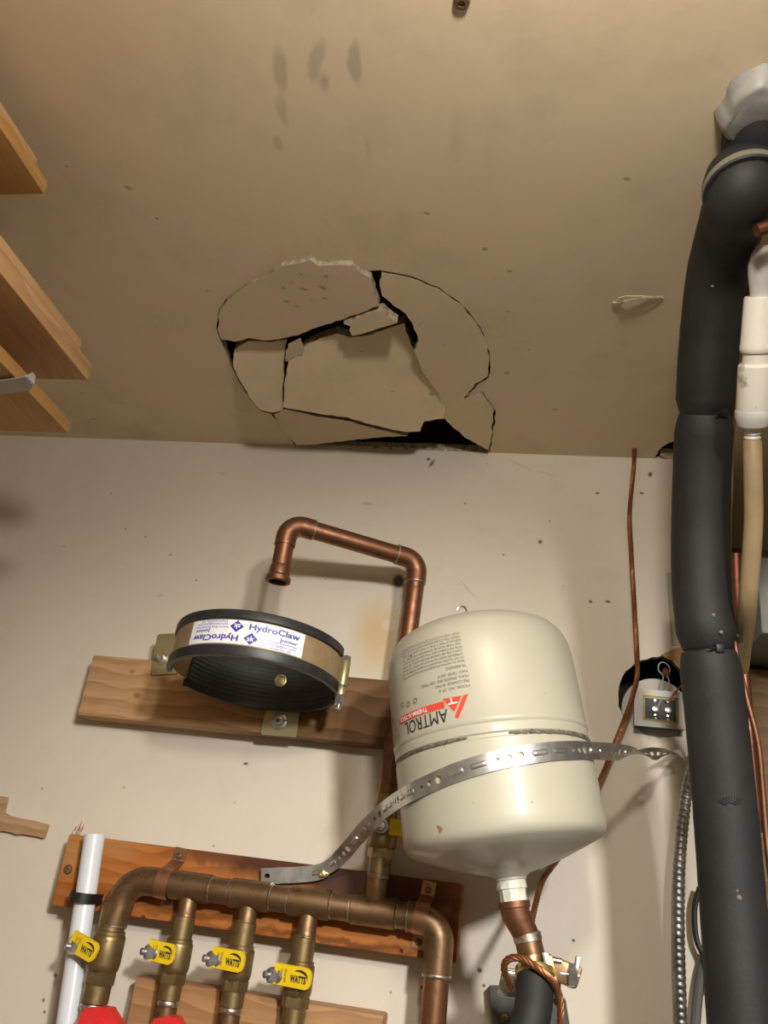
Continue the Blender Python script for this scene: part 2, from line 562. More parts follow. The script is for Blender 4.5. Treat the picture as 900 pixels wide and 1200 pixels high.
def spline(pts, n=8):
    """Catmull-Rom through points"""
    pts = [Vector(p) for p in pts]
    out = []
    for i in range(len(pts) - 1):
        p0, p1, p2, p3 = pts[max(i - 1, 0)], pts[i], pts[i + 1], pts[min(i + 2, len(pts) - 1)]
        for k in range(n):
            t = k / n
            out.append(.5 * ((2 * p1) + (p2 - p0) * t + (2 * p0 - 5 * p1 + 4 * p2 - p3) * t * t + (3 * p1 - p0 - 3 * p2 + p3) * t ** 3))
    out.append(pts[-1])
    return out


_text_cache = {}


def text2d(txt, bold=0.):
    """filled outlines of a line of text, scaled to the unit box"""
    key = (txt, bold)
    if key in _text_cache:
        return _text_cache[key]
    cu = bpy.data.curves.new('lettering', 'FONT')
    cu.body = txt
    cu.resolution_u = 3
    cu.offset = bold
    ob = bpy.data.objects.new('lettering', cu)
    me = ob.to_mesh()
    vs = [Vector((v.co.x, v.co.y)) for v in me.vertices]
    fs = [tuple(p.vertices) for p in me.polygons]
    ob.to_mesh_clear()
    bpy.data.objects.remove(ob)
    bpy.data.curves.remove(cu)
    x0, x1 = min(v.x for v in vs), max(v.x for v in vs)
    y0, y1 = min(v.y for v in vs), max(v.y for v in vs)
    vs = [Vector(((v.x - x0) / (x1 - x0), (v.y - y0) / (y1 - y0))) for v in vs]
    _text_cache[key] = (vs, fs)
    return vs, fs


def put_text(mb, txt, fn, u0, v0, u1, v1, mi=0, bold=0., flip=False):
    """write txt into the box of a surface patch; fn(u, v) -> 3D"""
    vs, fs = text2d(txt, bold)
    q = []
    for p in vs:
        x, y = (1 - p.x, 1 - p.y) if flip else (p.x, p.y)
        q.append(fn(u0 + (u1 - u0) * x, v0 + (v1 - v0) * y))
    mb.add(q, fs, mi)


def hexbolt(mb, o, a, r, h, mi=0, washer=None, tip=None):
    o, a = Vector(o), Vector(a).normalized()
    base = 0
    if washer:
        mb.lathe([(washer, 0), (washer, .0012)], o, a, 20, mi)
        base = .0012
    mb.lathe([(r, base), (r, base + h * .8), (r * .85, base + h)], o, a, 6, mi)
    if tip:
        mb.lathe([(tip, base), (tip, base + h * 1.7)], o, a, 12, mi)


def phillips(mb, o, a, r, mi=0):
    o, a = Vector(o), Vector(a).normalized()
    mb.lathe([(r, 0), (r, r * .2), (r * .8, r * .5), (r * .4, r * .62), (r * .35, r * .35), (.0001, r * .3)], o, a, 16, mi)


X, Y_, Z = Vector((1, 0, 0)), Vector((0, 1, 0)), Vector((0, 0, 1))

# ------------------------------------------------------------------ the room
WX0, WX1, YR = -1.35, 1.15, -2.7
WEND = 0.262                               # right end of the painted wall, open recess beyond


def to_wall(y):
    return lambda p: Vector((p[0], y, p[1]))


rnd = random.Random(3)
hole_px = [(724, 812), (727, 798), (733, 787), (742, 778), (753, 773), (764, 771), (776, 769), (788, 774), (799, 786), (806, 800), (808, 822), (803, 845), (795, 862), (772, 865), (755, 860), (741, 852), (731, 841), (725, 827)]
wall_hole = rough_poly([(P(x, y, 0).x, P(x, y, 0).z) for x, y in hole_px], .006, .0012, rnd)
top_edge = [(WEND, CEIL + .004), (WX0, CEIL + .004)]
wt = tri2d([(WX0, 0), (WEND, 0)] + top_edge, [wall_hole])
wall = MB().slab(wt, to_wall(0), to_wall(.0127), 0, 1).build('wall_back', [M['wall'], M['gypsum']], at=(0, 0, 0), smooth=0)
tag(wall, kind='structure')
# torn brown facing paper above the transformer hole
tp = rough_poly([(P(x, y, 0).x, P(x, y, 0).z) for x, y in [(774, 768), (786, 762), (797, 758), (812, 758), (815, 780), (808, 797), (800, 786), (790, 775)]], .006, .0012, rnd)
MB().slab(tri2d(tp), to_wall(-.0012), to_wall(-.0002)).build('torn_paper_facing', M['kraft'], wall)
# framing behind the drywall: keeps the openings dark
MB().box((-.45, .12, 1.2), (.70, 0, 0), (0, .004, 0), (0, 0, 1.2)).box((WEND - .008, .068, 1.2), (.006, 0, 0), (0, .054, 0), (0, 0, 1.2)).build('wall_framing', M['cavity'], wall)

tag(MB().box(((WEND + WX1) / 2, .34, 1.3), ((WX1 - WEND) / 2, 0, 0), (0, .01, 0), (0, 0, 1.3)).build('wall_recess', M['recess'], at=(0, 0, 0)), kind='structure')
tag(MB().box((WX0 - .01, (YR + .35) / 2, 1.2), (.01, 0, 0), (0, (.35 - YR) / 2, 0), (0, 0, 1.2)).build('wall_left', M['plain'], at=(0, 0, 0)), kind='structure')
tag(MB().box((WX1 + .01, (YR + .35) / 2, 1.2), (.01, 0, 0), (0, (.35 - YR) / 2, 0), (0, 0, 1.2)).build('wall_right', M['plain'], at=(0, 0, 0)), kind='structure')
tag(MB().box((0, YR - .01, 1.2), (1.4, 0, 0), (0, .01, 0), (0, 0, 1.2)).build('wall_rear', M['plain'], at=(0, 0, 0)), kind='structure')
tag(MB().box((-.1, (YR + .35) / 2, -.02), (1.3, 0, 0), (0, (.35 - YR) / 2, 0), (0, 0, .02)).build('floor', M['floor'], at=(0, 0, 0)), kind='structure')

# ceiling with the broken opening
brk = [(347, 523), (318, 485), (304, 481), (292, 467), (279, 444), (269, 426), (261, 407), (253, 385), (257, 362), (265, 351), (275, 344), (292, 331), (310, 323), (329, 311), (364, 303), (372, 310),
       (392, 309), (415, 310), (425, 317), (446, 317), (481, 323), (514, 337), (542, 357), (559, 378), (570, 398), (575, 424), (573, 442), (560, 451), (547, 463), (548, 466), (565, 459), (573, 470), (581, 482), (579, 500), (576, 520), (575, 530)]


def c2(x, y):
    p = PZ(x, y)
    return (p.x, p.y)


brk_w = rough_poly([c2(*p) for p in brk], .008, .0013, rnd)
# carry the opening past the wall line so that it is cut through to the edge
xa, xb = c2(347, 523)[0], c2(575, 530)[0]
brk_w += [(xb, .004), (xb, .05), (xa, .05), (xa, .004)]
nick = rough_poly([c2(*p) for p in [(768, 534), (776, 524), (784, 519), (795, 516), (806, 520), (806, 534)]], .006, .0012, rnd) + [(.26, .05), (.17, .05)]
outer = [(WX0, YR), (WX1, YR), (WX1, .35), (WX0, .35)]
# holes that cross Y=0 stay open to the wall only; the part behind the wall is never seen
ct = tri2d(outer, [brk_w, nick])
ceil = MB().slab(ct, lambda p: Vector((p[0], p[1], CEIL)), lambda p: Vector((p[0], p[1], CEIL + .0127)), 0, 1).build('ceiling', [M['ceiling'], M['gypsum']], at=(0, 0, 0), smooth=0)
tag(ceil, kind='structure')
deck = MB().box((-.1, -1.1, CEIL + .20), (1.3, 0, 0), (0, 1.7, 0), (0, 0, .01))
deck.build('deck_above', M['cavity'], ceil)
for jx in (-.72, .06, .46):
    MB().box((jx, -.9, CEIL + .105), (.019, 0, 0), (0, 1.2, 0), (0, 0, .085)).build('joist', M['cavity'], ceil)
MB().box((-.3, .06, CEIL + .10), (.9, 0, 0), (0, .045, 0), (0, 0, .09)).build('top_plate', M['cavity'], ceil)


def z2(pts):                      # coordinates read in the enlarged crop of the hole
    return [(230 + x / 2.432, 280 + y / 2.432) for x, y in pts]


frags = [
    # upper left piece with mould specks
    (z2([(72, 286), (62, 258), (68, 202), (90, 172), (113, 156), (153, 127), (198, 107), (243, 79), (325, 60), (345, 75), (448, 75), (470, 95), (498, 112), (508, 160), (520, 190), (470, 209), (412, 230), (330, 258), (300, 271), (262, 280), (210, 290), (150, 283), (110, 292)]), .004, (.02, -.02)),
    # lower left pale piece
    (z2([(108, 315), (150, 291), (205, 294), (258, 286), (252, 330), (248, 400), (246, 488), (222, 494), (182, 489), (152, 452), (125, 402), (106, 365)]), .008, (.03, .28)),
    # torn tongue of facing paper
    (z2([(254, 330), (262, 300), (298, 284), (306, 306), (306, 322), (276, 345), (254, 350)]), .006, (.05, .0)),
    # middle piece, hanging lowest
    (z2([(310, 306), (360, 279), (400, 270), (440, 282), (500, 271), (590, 240), (612, 300), (640, 350), (672, 392), (700, 435), (712, 482), (706, 512), (650, 520), (638, 548), (602, 552), (510, 532), (430, 509), (342, 497), (249, 480), (251, 415), (264, 350), (297, 322)]), .006, (-.13, .19)),
    # wedge under the gash
    (z2([(420, 242), (470, 222), (530, 204), (572, 238), (500, 263), (446, 276), (436, 262), (440, 250)]), .010, (.02, .05)),
    # bottom strip along the wall
    (z2([(222, 502), (252, 484), (342, 505), (430, 518), (510, 541), (604, 562), (520, 565), (320, 588), (286, 588), (262, 560), (240, 535)]), .004, (-.03, .0)),
    # right piece
    (z2([(528, 96), (610, 111), (690, 143), (758, 193), (797, 242), (825, 291), (834, 350), (829, 392), (797, 412), (764, 450), (766, 456), (815, 441), (847, 490), (842, 545), (836, 585), (832, 602), (775, 572), (722, 528), (700, 500), (690, 440), (645, 378), (622, 320), (634, 290), (620, 248), (594, 212), (562, 190), (530, 162), (523, 120)]), .002, (.0, .012)),
]
for i, (pp, drop, (tx, ty)) in enumerate(frags):
    cx = sum(p[0] for p in pp) / len(pp)
    cy = sum(p[1] for p in pp) / len(pp)
    c0 = PZ(cx, cy) - Z * drop
    nrm = Vector((tx, ty, 1)).normalized()
    w3 = [PPL(x, y, c0, nrm) for x, y in pp]
    rp = rough_poly([(v.x, v.y) for v in w3], .007, .0011, rnd)

    def onpl(p, c0=c0, n=nrm, up=0.):
        z = c0.z - ((p[0] - c0.x) * n.x + (p[1] - c0.y) * n.y) / n.z
        return Vector((p[0], p[1], z + up))
    th = .0012 if i == 2 else .0115
    o = MB().slab(tri2d(rp), onpl, lambda p: onpl(p, up=th), 0, 1).build('plaster_fragment', [M['ceiling'], M['gypsum']], ceil, smooth=0)
# chipped flake of paper further right
fl = [c2(*p) for p in [(719, 355), (725, 348), (733, 346), (752, 346), (778, 348), (770, 355), (758, 362), (745, 365), (732, 362), (726, 357)]]
fz = {0: .001, 1: .006, 2: .009, 3: .007}
MB().slab(tri2d(fl), lambda p: Vector((p[0], p[1], CEIL - .0015 - .05 * max(0, p[1] - c2(748, 358)[1]))), lambda p: Vector((p[0], p[1], CEIL - .0004))).build('paper_flake', M['ceiling'], ceil, smooth=0)
lip = spline([PZ(718, 354) - Z * .001, PZ(727, 352) - Z * .004, PZ(733, 347) - Z * .007, PZ(750, 345) - Z * .006, PZ(776, 347) - Z * .001], 5)
MB().tube(lip, .0016, 6).build('paper_flake', M['gypsum'], ceil)
nail = MB().lathe([(.007, 0), (.006, .003), (.003, .004), (.003, .001)], PZ(541, 1), -Z, 14)
nail.build('fastener_head', M['rust'], ceil)

# ------------------------------------------------------------------ timber on the wall
BT = .038


def board(name, x0, x1, z0, z1, mat, label, cat='board', y1=-.0005, th=BT):
    b = MB().box(((x0 + x1) / 2, y1 - th / 2, (z0 + z1) / 2), ((x1 - x0) / 2, 0, 0), (0, th / 2, 0), (0, 0, (z1 - z0) / 2), 0, .0035)
    return tag(b.build(name, mat, at=((x0 + x1) / 2, y1 - th / 2, z0)), label, cat)


K = lambda x, y: P(x, y, -BT)
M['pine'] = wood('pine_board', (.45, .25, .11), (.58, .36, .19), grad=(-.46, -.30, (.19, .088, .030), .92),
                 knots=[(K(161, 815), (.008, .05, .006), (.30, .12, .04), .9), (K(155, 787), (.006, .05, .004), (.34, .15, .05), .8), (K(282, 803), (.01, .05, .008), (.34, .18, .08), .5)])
M['stained'] = wood('stained_board', (.36, .115, .024), (.46, .165, .04), rough=.62,
                    knots=[(K(86, 1000), (.05, .06, .035), (.52, .28, .12), .55), (K(135, 990), (.05, .06, .025), (.50, .26, .11), .4)],
                    wet=[(K(330, 1012), (.13, .06, .028), (.06, .018, .008), .95), (K(420, 1035), (.10, .06, .034), (.045, .015, .008), .95), (K(490, 1045), (.07, .06, .036), (.09, .028, .012), .85), (K(235, 998), (.07, .06, .016), (.13, .04, .014), .7),
                         (K(390, 1103), (.14, .06, .007), (.10, .03, .011), .7), (K(230, 1072), (.10, .06, .008), (.12, .036, .013), .6), (K(110, 1045), (.05, .06, .014), (.22, .065, .018), .6), (K(168, 1075), (.006, .05, .004), (.06, .02, .01), .9), (K(470, 1112), (.004, .05, .003), (.03, .012, .008), .9), (K(528, 1090), (.010, .06, .05), (.12, .036, .012), .7)])
M['lower_pine'] = wood('lower_board_wood', (.34, .17, .07), (.44, .24, .11), rough=.55)
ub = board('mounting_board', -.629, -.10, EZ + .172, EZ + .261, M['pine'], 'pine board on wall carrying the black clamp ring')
lb = board('mounting_board', -.595, -.0635, EZ - .072, EZ + .016, M['stained'], 'orange-brown stained board behind the copper header, water-darkened in the middle')
wb = board('mounting_board', -.459, -.144, EZ - .225, EZ - .136, M['lower_pine'], 'lowest plain brown board behind the valve outlets')
sb = MB()
phillips(sb, K(80, 1019), -Y_, .006)
sb.build('screw', M['rust'], lb)
sb = MB()
for (dx, h) in ((0, .014), (.004, .009), (-.006, .006)):
    q = P(92, 974, -BT / 2)
    sb.tube([q + X * dx, q + X * (dx + .001) + Z * h], [.0012, .0003], 5)
sb.build('splinter', M['stained'], lb)

# splintered piece of wood at the left edge of the frame
st = rough_poly([(P(x, y, -.006).x, P(x, y, -.006).z) for x, y in [(-70, 925), (-30, 930), (9, 934), (4, 953), (20, 958), (56, 966), (51, 982), (20, 977), (-30, 970), (-70, 965)]], .01, .0012, rnd)
M['scrap'] = wood('scrap_wood', (.40, .24, .12), (.50, .33, .18))
tag(MB().slab(tri2d(st), to_wall(-.008), to_wall(-.0004)).build('wood_scrap', M['scrap']), 'splintered end of a light brown wooden strip on wall at left edge', 'wood strip')

# ------------------------------------------------------------------ wooden shelves at upper left
M['shelf_ply'] = wood('shelf_plywood', (.50, .28, .13), (.58, .36, .18), axis='Y')
M['shelf_dark'] = wood('shelf_board_wood', (.42, .22, .07), (.50, .28, .10), axis='Y')


def shelf(pts_px, z0, z1, mat, name, label, extra=()):
    a = PZ(*pts_px, z0)
    x1, y1 = a.x, a.y
    root = thing(name, label, 'board', (x1 - .2, y1 - .3, z0))
    x0, y0 = WX0 + .004, -1.05
    MB().box(((x0 + x1) / 2, (y0 + y1) / 2, (z0 + z1) / 2), ((x1 - x0) / 2, 0, 0), (0, (y1 - y0) / 2, 0), (0, 0, (z1 - z0) / 2), 0, .0015).build('plank', mat, root)
    return root, x1, y1


r1, x1, y1 = shelf((52, 228), EZ + .588, EZ + .604, M['shelf_dark'], 'shelf_board', 'topmost wooden shelf board near ceiling with a batten underneath')
MB().box((x1 - .25, y1 - .20 - .05, EZ + .612), (.25 - .008, 0, 0), (0, .235, 0), (0, 0, .0075), 0, .002).build('top_layer', M['shelf_ply'], r1)
MB().box((x1 - .25 - .03, y1 - .35, EZ + .575), (.25, 0, 0), (0, .28, 0), (0, 0, .0125), 0, .002).build('batten', M['shelf_ply'], r1)
r2, x2, y2 = shelf((103, 446), EZ + .485, EZ + .506, M['shelf_ply'], 'shelf_board', 'middle shelf board of pale layered plywood at upper left')
MB().box((x2 - .25 - .001, y2 - .33, EZ + .512), (.25, 0, 0), (0, .30, 0), (0, 0, .0055), 0, .001).build('top_layer', M['shelf_ply'], r2)
r3, x3, y3 = shelf((80, 508), EZ + .425, EZ + .440, M['shelf_dark'], 'shelf_board', 'lowest golden-brown shelf board at upper left, strap looped under it')
# translucent plastic strap hooked over the lowest board
zb = EZ + .4225
sp_ = [PZ(-60, 452, zb), PZ(-20, 454, zb), PZ(8, 452, zb), PZ(28, 449, zb - .001), PZ(36, 444, zb), PZ(40, 438, zb + .012)]
mb = MB()
pth = spline(sp_, 6)
vs, fs = [], []
for i, p in enumerate(pth):
    k = i / (len(pth) - 1)
    hw = .011 * (1 - .72 * max(0, (k - .6) / .4))
    vs += [p + Y_ * hw, p - Y_ * hw, p - Y_ * hw - Z * .0015, p + Y_ * hw - Z * .0015]
for i in range(len(pth) - 1):
    for k in range(4):
        fs.append((i * 4 + k, i * 4 + (k + 1) % 4, i * 4 + 4 + (k + 1) % 4, i * 4 + 4 + k))
mb.add(vs, fs)
tag(mb.build('plastic_strap', M['plastic_blue']), 'milky plastic strap hooked under the lowest shelf board', 'strap')

# ------------------------------------------------------------------ copper manifold
YM = -.062
HZ = EZ - .0275
man = thing('copper_manifold', 'soldered copper header with four yellow-handled branches and a tall elbowed riser', 'pipework', (-.30, YM, HZ - .2))
RH, RF = .0152, .0172                         # header tube and fitting radii


def arc(c, a, b, r, n=8):
    """quarter bend: from c + a*r ... to c + b*r measured from the corner-side centre"""
    return [c + (a * math.cos(t) + b * math.sin(t)) * r for t in [PI / 2 * k / n for k in range(n + 1)]]


def ring(mb, p, d, r, mi=1, wdt=.0012):
    mb.lathe([(r * .98, -wdt), (r * 1.03, -wdt * .4), (r * 1.03, wdt * .4), (r * .98, wdt)], p, d, 20, mi)


xL, xR = P(145, 1040, YM).x, P(516, 1090, YM).x
hp = MB().tube([Vector((xL + .03, YM, HZ)), Vector((xR - .03, YM, HZ))], RH, 24)
hp.build('header_pipe', M['copper_brown'], man)
# left elbow, from the header down to the first valve
b0x = xL - .001
e = MB()
ctr = Vector((xL + .032, YM, HZ - .032))
pts = [Vector((xL + .058, YM, HZ))] + arc(ctr, Z, -X, .032) + [Vector((xL - .003, YM, HZ - .055))]
e.tube(pts, RF, 22)
ring(e, pts[0], X, RF)
ring(e, pts[-1], Z, RF)
e.build('elbow_fitting', [M['copper_brown'], M['solder']], man)
# tees
bx = [P(222, 1050, YM).x, P(292, 1060, YM).x, P(362, 1070, YM).x]
for x in bx:
    t_ = MB().lathe([(RH, -.026), (RF, -.025), (RF, .025), (RH, .026)], (x, YM, HZ), X, 24)
    t_.lathe([(.0105, .008), (.0118, .016), (.0118, .030), (.0125, .031), (.0125, .036), (.0112, .037)], (x, YM, HZ), -Z, 20)
    ring(t_, (x - .027, YM, HZ), X, RH)
    ring(t_, (x + .027, YM, HZ), X, RH)
    ring(t_, (x, YM, HZ - .037), Z, .0118)
    t_.build('tee_fitting', [M['copper_brown'], M['solder']], man)
xu = P(440, 1050, YM).x
t_ = MB().lathe([(RH, -.028), (RF, -.027), (RF, .027), (RH, .028)], (xu, YM, HZ), X, 24)
t_.lathe([(.0115, .008), (.0135, .016), (.0135, .040), (.0125, .041)], (xu, YM, HZ), Z, 20)
ring(t_, (xu - .029, YM, HZ), X, RH)
ring(t_, (xu + .029, YM, HZ), X, RH)
ring(t_, (xu, YM, HZ + .041), Z, .0132)
t_.build('tee_fitting', [M['copper_brown'], M['solder']], man)
# right elbow and drop
e = MB()
ctr = Vector((xR - .026, YM, HZ - .026))
pts = [Vector((xR - .040, YM, HZ))] + arc(ctr, Z, X, .026) + [Vector((xR, YM, HZ - .058))]
e.tube(pts, RF, 22)
ring(e, pts[0], X, RF)
ring(e, pts[-1], Z, RF, 1, .0022)
e.build('elbow_fitting', [M['copper_brown'], M['solder']], man)
MB().tube([Vector((xR, YM, HZ - .05)), Vector((xR + .003, YM, HZ - .45))], .0150, 24).build('drop_pipe', M['copper'], man)


def valve_body(c, s, flip=False):
    b = MB()
    # female end above, hexagon below, round chamber between
    b.lathe([(.0125, .046), (.0142, .045), (.0142, .020), (.0160, .019), (.0160, .016), (.0172, .0145), (.0176, .012), (.0176, -.011), (.0166, -.0165), (.0150, -.019)],
            c, Z, 24, 0) if s == 1 else b.lathe([(r * s, h * s) for r, h in [(.0125, .046), (.0142, .045), (.0142, .020), (.0160, .019), (.0160, .016), (.0172, .0145), (.0176, .012), (.0176, -.011), (.0166, -.0165), (.0150, -.019)]], c, Z, 24, 0)
    b.lathe([(.0165 * s, -.030 * s), (.0168 * s, -.028 * s), (.0168 * s, -.019 * s), (.0150 * s, -.017 * s)], c, Z, 6, 0, ref=X)
    b.lathe([(.0125 * s, -.048 * s), (.0138 * s, -.047 * s), (.0138 * s, -.030 * s)], c, Z, 20, 0)
    return b


def valve(c, s, lev_dx, lev_ang, lev_len=.040, back=False):
    c = Vector(c)
    vb = valve_body(c, s).build('ball_valve', [M['brass']], man)
    # stem on the left of the body
    a = Vector((-.80, -.6, 0)).normalized()
    nt = MB()
    o = c + Vector((-.016 * s, -.013 * s, .002))
    nt.lathe([(.0100, 0), (.0100, .010), (.0090, .011)], o, a, 18)
    nt.lathe([(.0088, .008), (.0088, .018), (.0076, .020)], o, a, 6)
    nt.lathe([(.0042, .018), (.0042, .025), (.0034, .0258)], o, a, 12)
    nt.build('stem_nut', M['nut'], vb)
    # short yellow coated lever across the front
    e1 = Vector((math.cos(lev_ang), -.10, math.sin(lev_ang))).normalized()
    e3 = Vector((-e1.z, -.12, e1.x)).normalized()
    e2 = e1.cross(e3).normalized()
    if e2.y > 0:
        e2 = -e2
    lc = c + Vector((lev_dx, -.0245 * s, .004))
    L, W = lev_len / 2, .0112
    out = [(-L, -W), (L - .006, -W), (L - .002, -W * .8), (L, -W * .4), (L, W * .4), (L - .002, W * .8), (L - .006, W), (-L, W)]
    lv = MB().slab(tri2d(out), lambda p: lc + e1 * p[0] + e3 * p[1] + e2 * .002, lambda p: lc + e1 * p[0] + e3 * p[1] - e2 * .002)
    fn = lambda u, v: lc + e1 * (u * L) + e3 * (v * W) + e2 * .0024
    put_text(lv, 'WATTS', fn, -.12, -.52, .74, .22, 1, .05)
    sw = []
    n = 12
    for k in range(n + 1):
        t = k / n
        ang = PI * (.75 - .95 * t)
        sw.append((.38 + .44 * math.cos(ang), .10 + .66 * math.sin(ang), .22 * math.sin(PI * min(1, t * 1.15 + .03))))
    q, f = [], []
    for (u, v, wd) in sw:
        q += [fn(u, v), fn(u * .96, v - wd - .03)]
    for k in range(n):
        f.append((2 * k, 2 * k + 1, 2 * k + 3, 2 * k + 2))
    lv.add(q, f, 1)
    rot = lambda u, v: fn(-v, u)
    put_text(lv, '600 WOG', rot, -.62, .32, .62, .46, 1, .0)
    put_text(lv, '150 WSP', rot, -.55, .56, .55, .66, 1, .0)
    lv.build('lever', [M['yellow'], M['black_ink']], vb, smooth=20)
    return vb


v0 = P(126, 1115, YM)
v0.x = xL - .0045
valve(v0, 1.18, -.016, -.30, .040)
MB().lathe([(.0150, 0), (.0150, .012)], (v0.x - .0, YM, v0.z + .05), Z, 22).build('branch_pipe', M['brass'], man)
br = MB().tube([v0 - Z * .05, v0 - Z * .20 - X * .002], .0145, 20)
ring(br, v0 - Z * .060, Z, .0158, 1, .003)
ring(br, v0 - Z * .078, Z, .0152, 1, .002)
br.build('branch_pipe', [M['brass'], M['solder']], man)
for (x, (px, py), ldx, la, ll) in ((bx[0], (204, 1120), -.011, -.06, .036), (bx[1], (277, 1128), -.006, -.03, .042), (bx[2], (349, 1147), -.002, -.03, .046)):
    c = P(px, py, YM)
    c = Vector((x - .001, YM, c.z))
    valve(c, .98, ldx, la, ll)
    up = MB().tube([c + Z * .04, Vector((x, YM, HZ - .032))], .0112, 18)
    ring(up, c + Z * .045, Z, .0118)
    up.build('branch_pipe', [M['copper'], M['solder']], man)
    dn = MB().tube([c - Z * .045, c - Z * .22], .0112, 18)
    dn.lathe([(.0128, 0), (.0128, .018)], c - Z * .073, Z, 18)
    ring(dn, c - Z * .050, Z, .0128, 1, .0028)
    ring(dn, c - Z * .075, Z, .0128, 1, .002)
    dn.build('branch_pipe', [M['copper_brown'], M['solder']], man)
# riser: valve behind the strap, tube up to the elbow, arm and spout
rc = P(447, 975, YM)
rc = Vector((xu + .001, YM, rc.z))
vb = valve_body(rc, 1.02).build('ball_valve', M['brass'], man)
nt = MB()
nt.lathe([(.0095, 0), (.0095, .010), (.0088, .011)], rc + Vector((0, -.014, .006)), -Y_, 20)
nt.lathe([(.0068, .008), (.0068, .016), (.006, .017)], rc + Vector((0, -.014, .006)), -Y_, 6)
nt.lathe([(.003, .014), (.003, .021)], rc + Vector((0, -.014, .006)), -Y_, 10, 1)
nt.build('stem_nut', [M['zinc'], M['brass_new']], vb)
lv = MB().box(rc + Vector((.032, -.022, .006)), (.022, 0, 0), (0, .0018, 0), (0, 0, .0095), 0, .001)
lv.build('lever', M['yellow'], vb)
rp = MB().tube([Vector((xu, YM, HZ + .036)), rc - Z * .045], .0125, 20)
ring(rp, rc - Z * .052, Z, .0135)
rp.build('riser_pipe', [M['copper'], M['solder']], man)
elz = P(490, 657, YM).z
xe = P(489, 665, YM).x
MB().tube([rc + Z * .04, Vector((xe, YM, elz - .030))], .0128, 22).build('riser_pipe', M['copper'], man)
YS = -.148
spx = P(338, 617, YS)
E1 = Vector((xe, YM, elz))
E2 = Vector((spx.x, YS, P(345, 613, YS).z))
E2.z = elz + (P(340, 613, YS).z - elz) * 1.0
dA = (E2 - E1).normalized()


def bend(p0, d_in, d_out, r, n=9):
    """fillet at corner p0"""
    ang = d_in.angle(d_out)
    t = r * math.tan(ang / 2)
    a = p0 - d_in * t
    nrm = (d_out - d_in * d_out.dot(d_in)).normalized()
    c = a + nrm * r
    return [c - nrm * r * math.cos(ang * k / n) + d_in * r * math.sin(ang * k / n) for k in range(n + 1)], t


RB = .0144
pts, t0 = bend(E1, Z, dA, .021)
e = MB().tube([E1 - Z * (t0 + .014)] + pts + [E1 + dA * (t0 + .013)], RB, 20)
ring(e, E1 - Z * (t0 + .014), Z, RB, 1, .0014)
ring(e, E1 + dA * (t0 + .013), dA, RB, 1, .0014)
e.build('elbow_fitting', [M['copper'], M['solder']], man)
MB().tube([E1 + dA * .02, E2 - dA * .02], .0128, 22).build('spout_arm', M['copper'], man)
dn = Vector((-.02, .02, -1)).normalized()
pts, t0 = bend(E2, dA, dn, .021)
e = MB().tube([E2 - dA * (t0 + .014)] + pts + [E2 + dn * (t0 + .012)], RB, 20)
ring(e, E2 - dA * (t0 + .014), dA, RB, 1, .0012)
e.build('elbow_fitting', [M['copper'], M['solder']], man)
sl = (P(328, 682, YS) - E2).length
sp = MB().tube([E2 + dn * .02, E2 + dn * (sl - .015)], .0128, 22)
sp.lathe([(.0128, sl - .024), (.0142, sl - .021), (.0142, sl - .010), (.0168, sl - .007), (.0172, sl - .001), (.0160, sl), (.0125, sl), (.0122, sl - .03), (.0001, sl - .03)], E2, dn, 24, cap=False)
sp.build('spout_end', M['copper'], man)


def red_handle(c, hw):
    mb = MB()
    prof = [(-hw, -.012), (-hw * .55, -.006), (-hw * .30, .004), (hw * .30, .004), (hw * .55, -.004), (hw, -.010), (hw, -.030), (-hw, -.034)]
    prof = [(-hw * .95, -.006), (-hw * .80, .002), (-hw * .30, .004), (-hw * .22, .006), (hw * .25, .006), (hw * .34, .003), (hw * .85, -.009), (hw, -.014), (hw, -.032), (hw * .4, -.040), (-hw * .4, -.040), (-hw, -.030)]
    mb.slab(tri2d(prof), lambda p: c + Vector((p[0], -.014, p[1])), lambda p: c + Vector((p[0], .004, p[1])))
    mb.slab(tri2d(circle2(0, -.018, .011, None, 18)), lambda p: c + Vector((p[0], -.020, p[1])), lambda p: c + Vector((p[0], .006, p[1])))
    return mb.build('red_handle', M['red'], man, smooth=20)


red_handle(P(126, 1186, YM - .034), .028)
red_handle(P(205, 1197, YM - .030), .025)


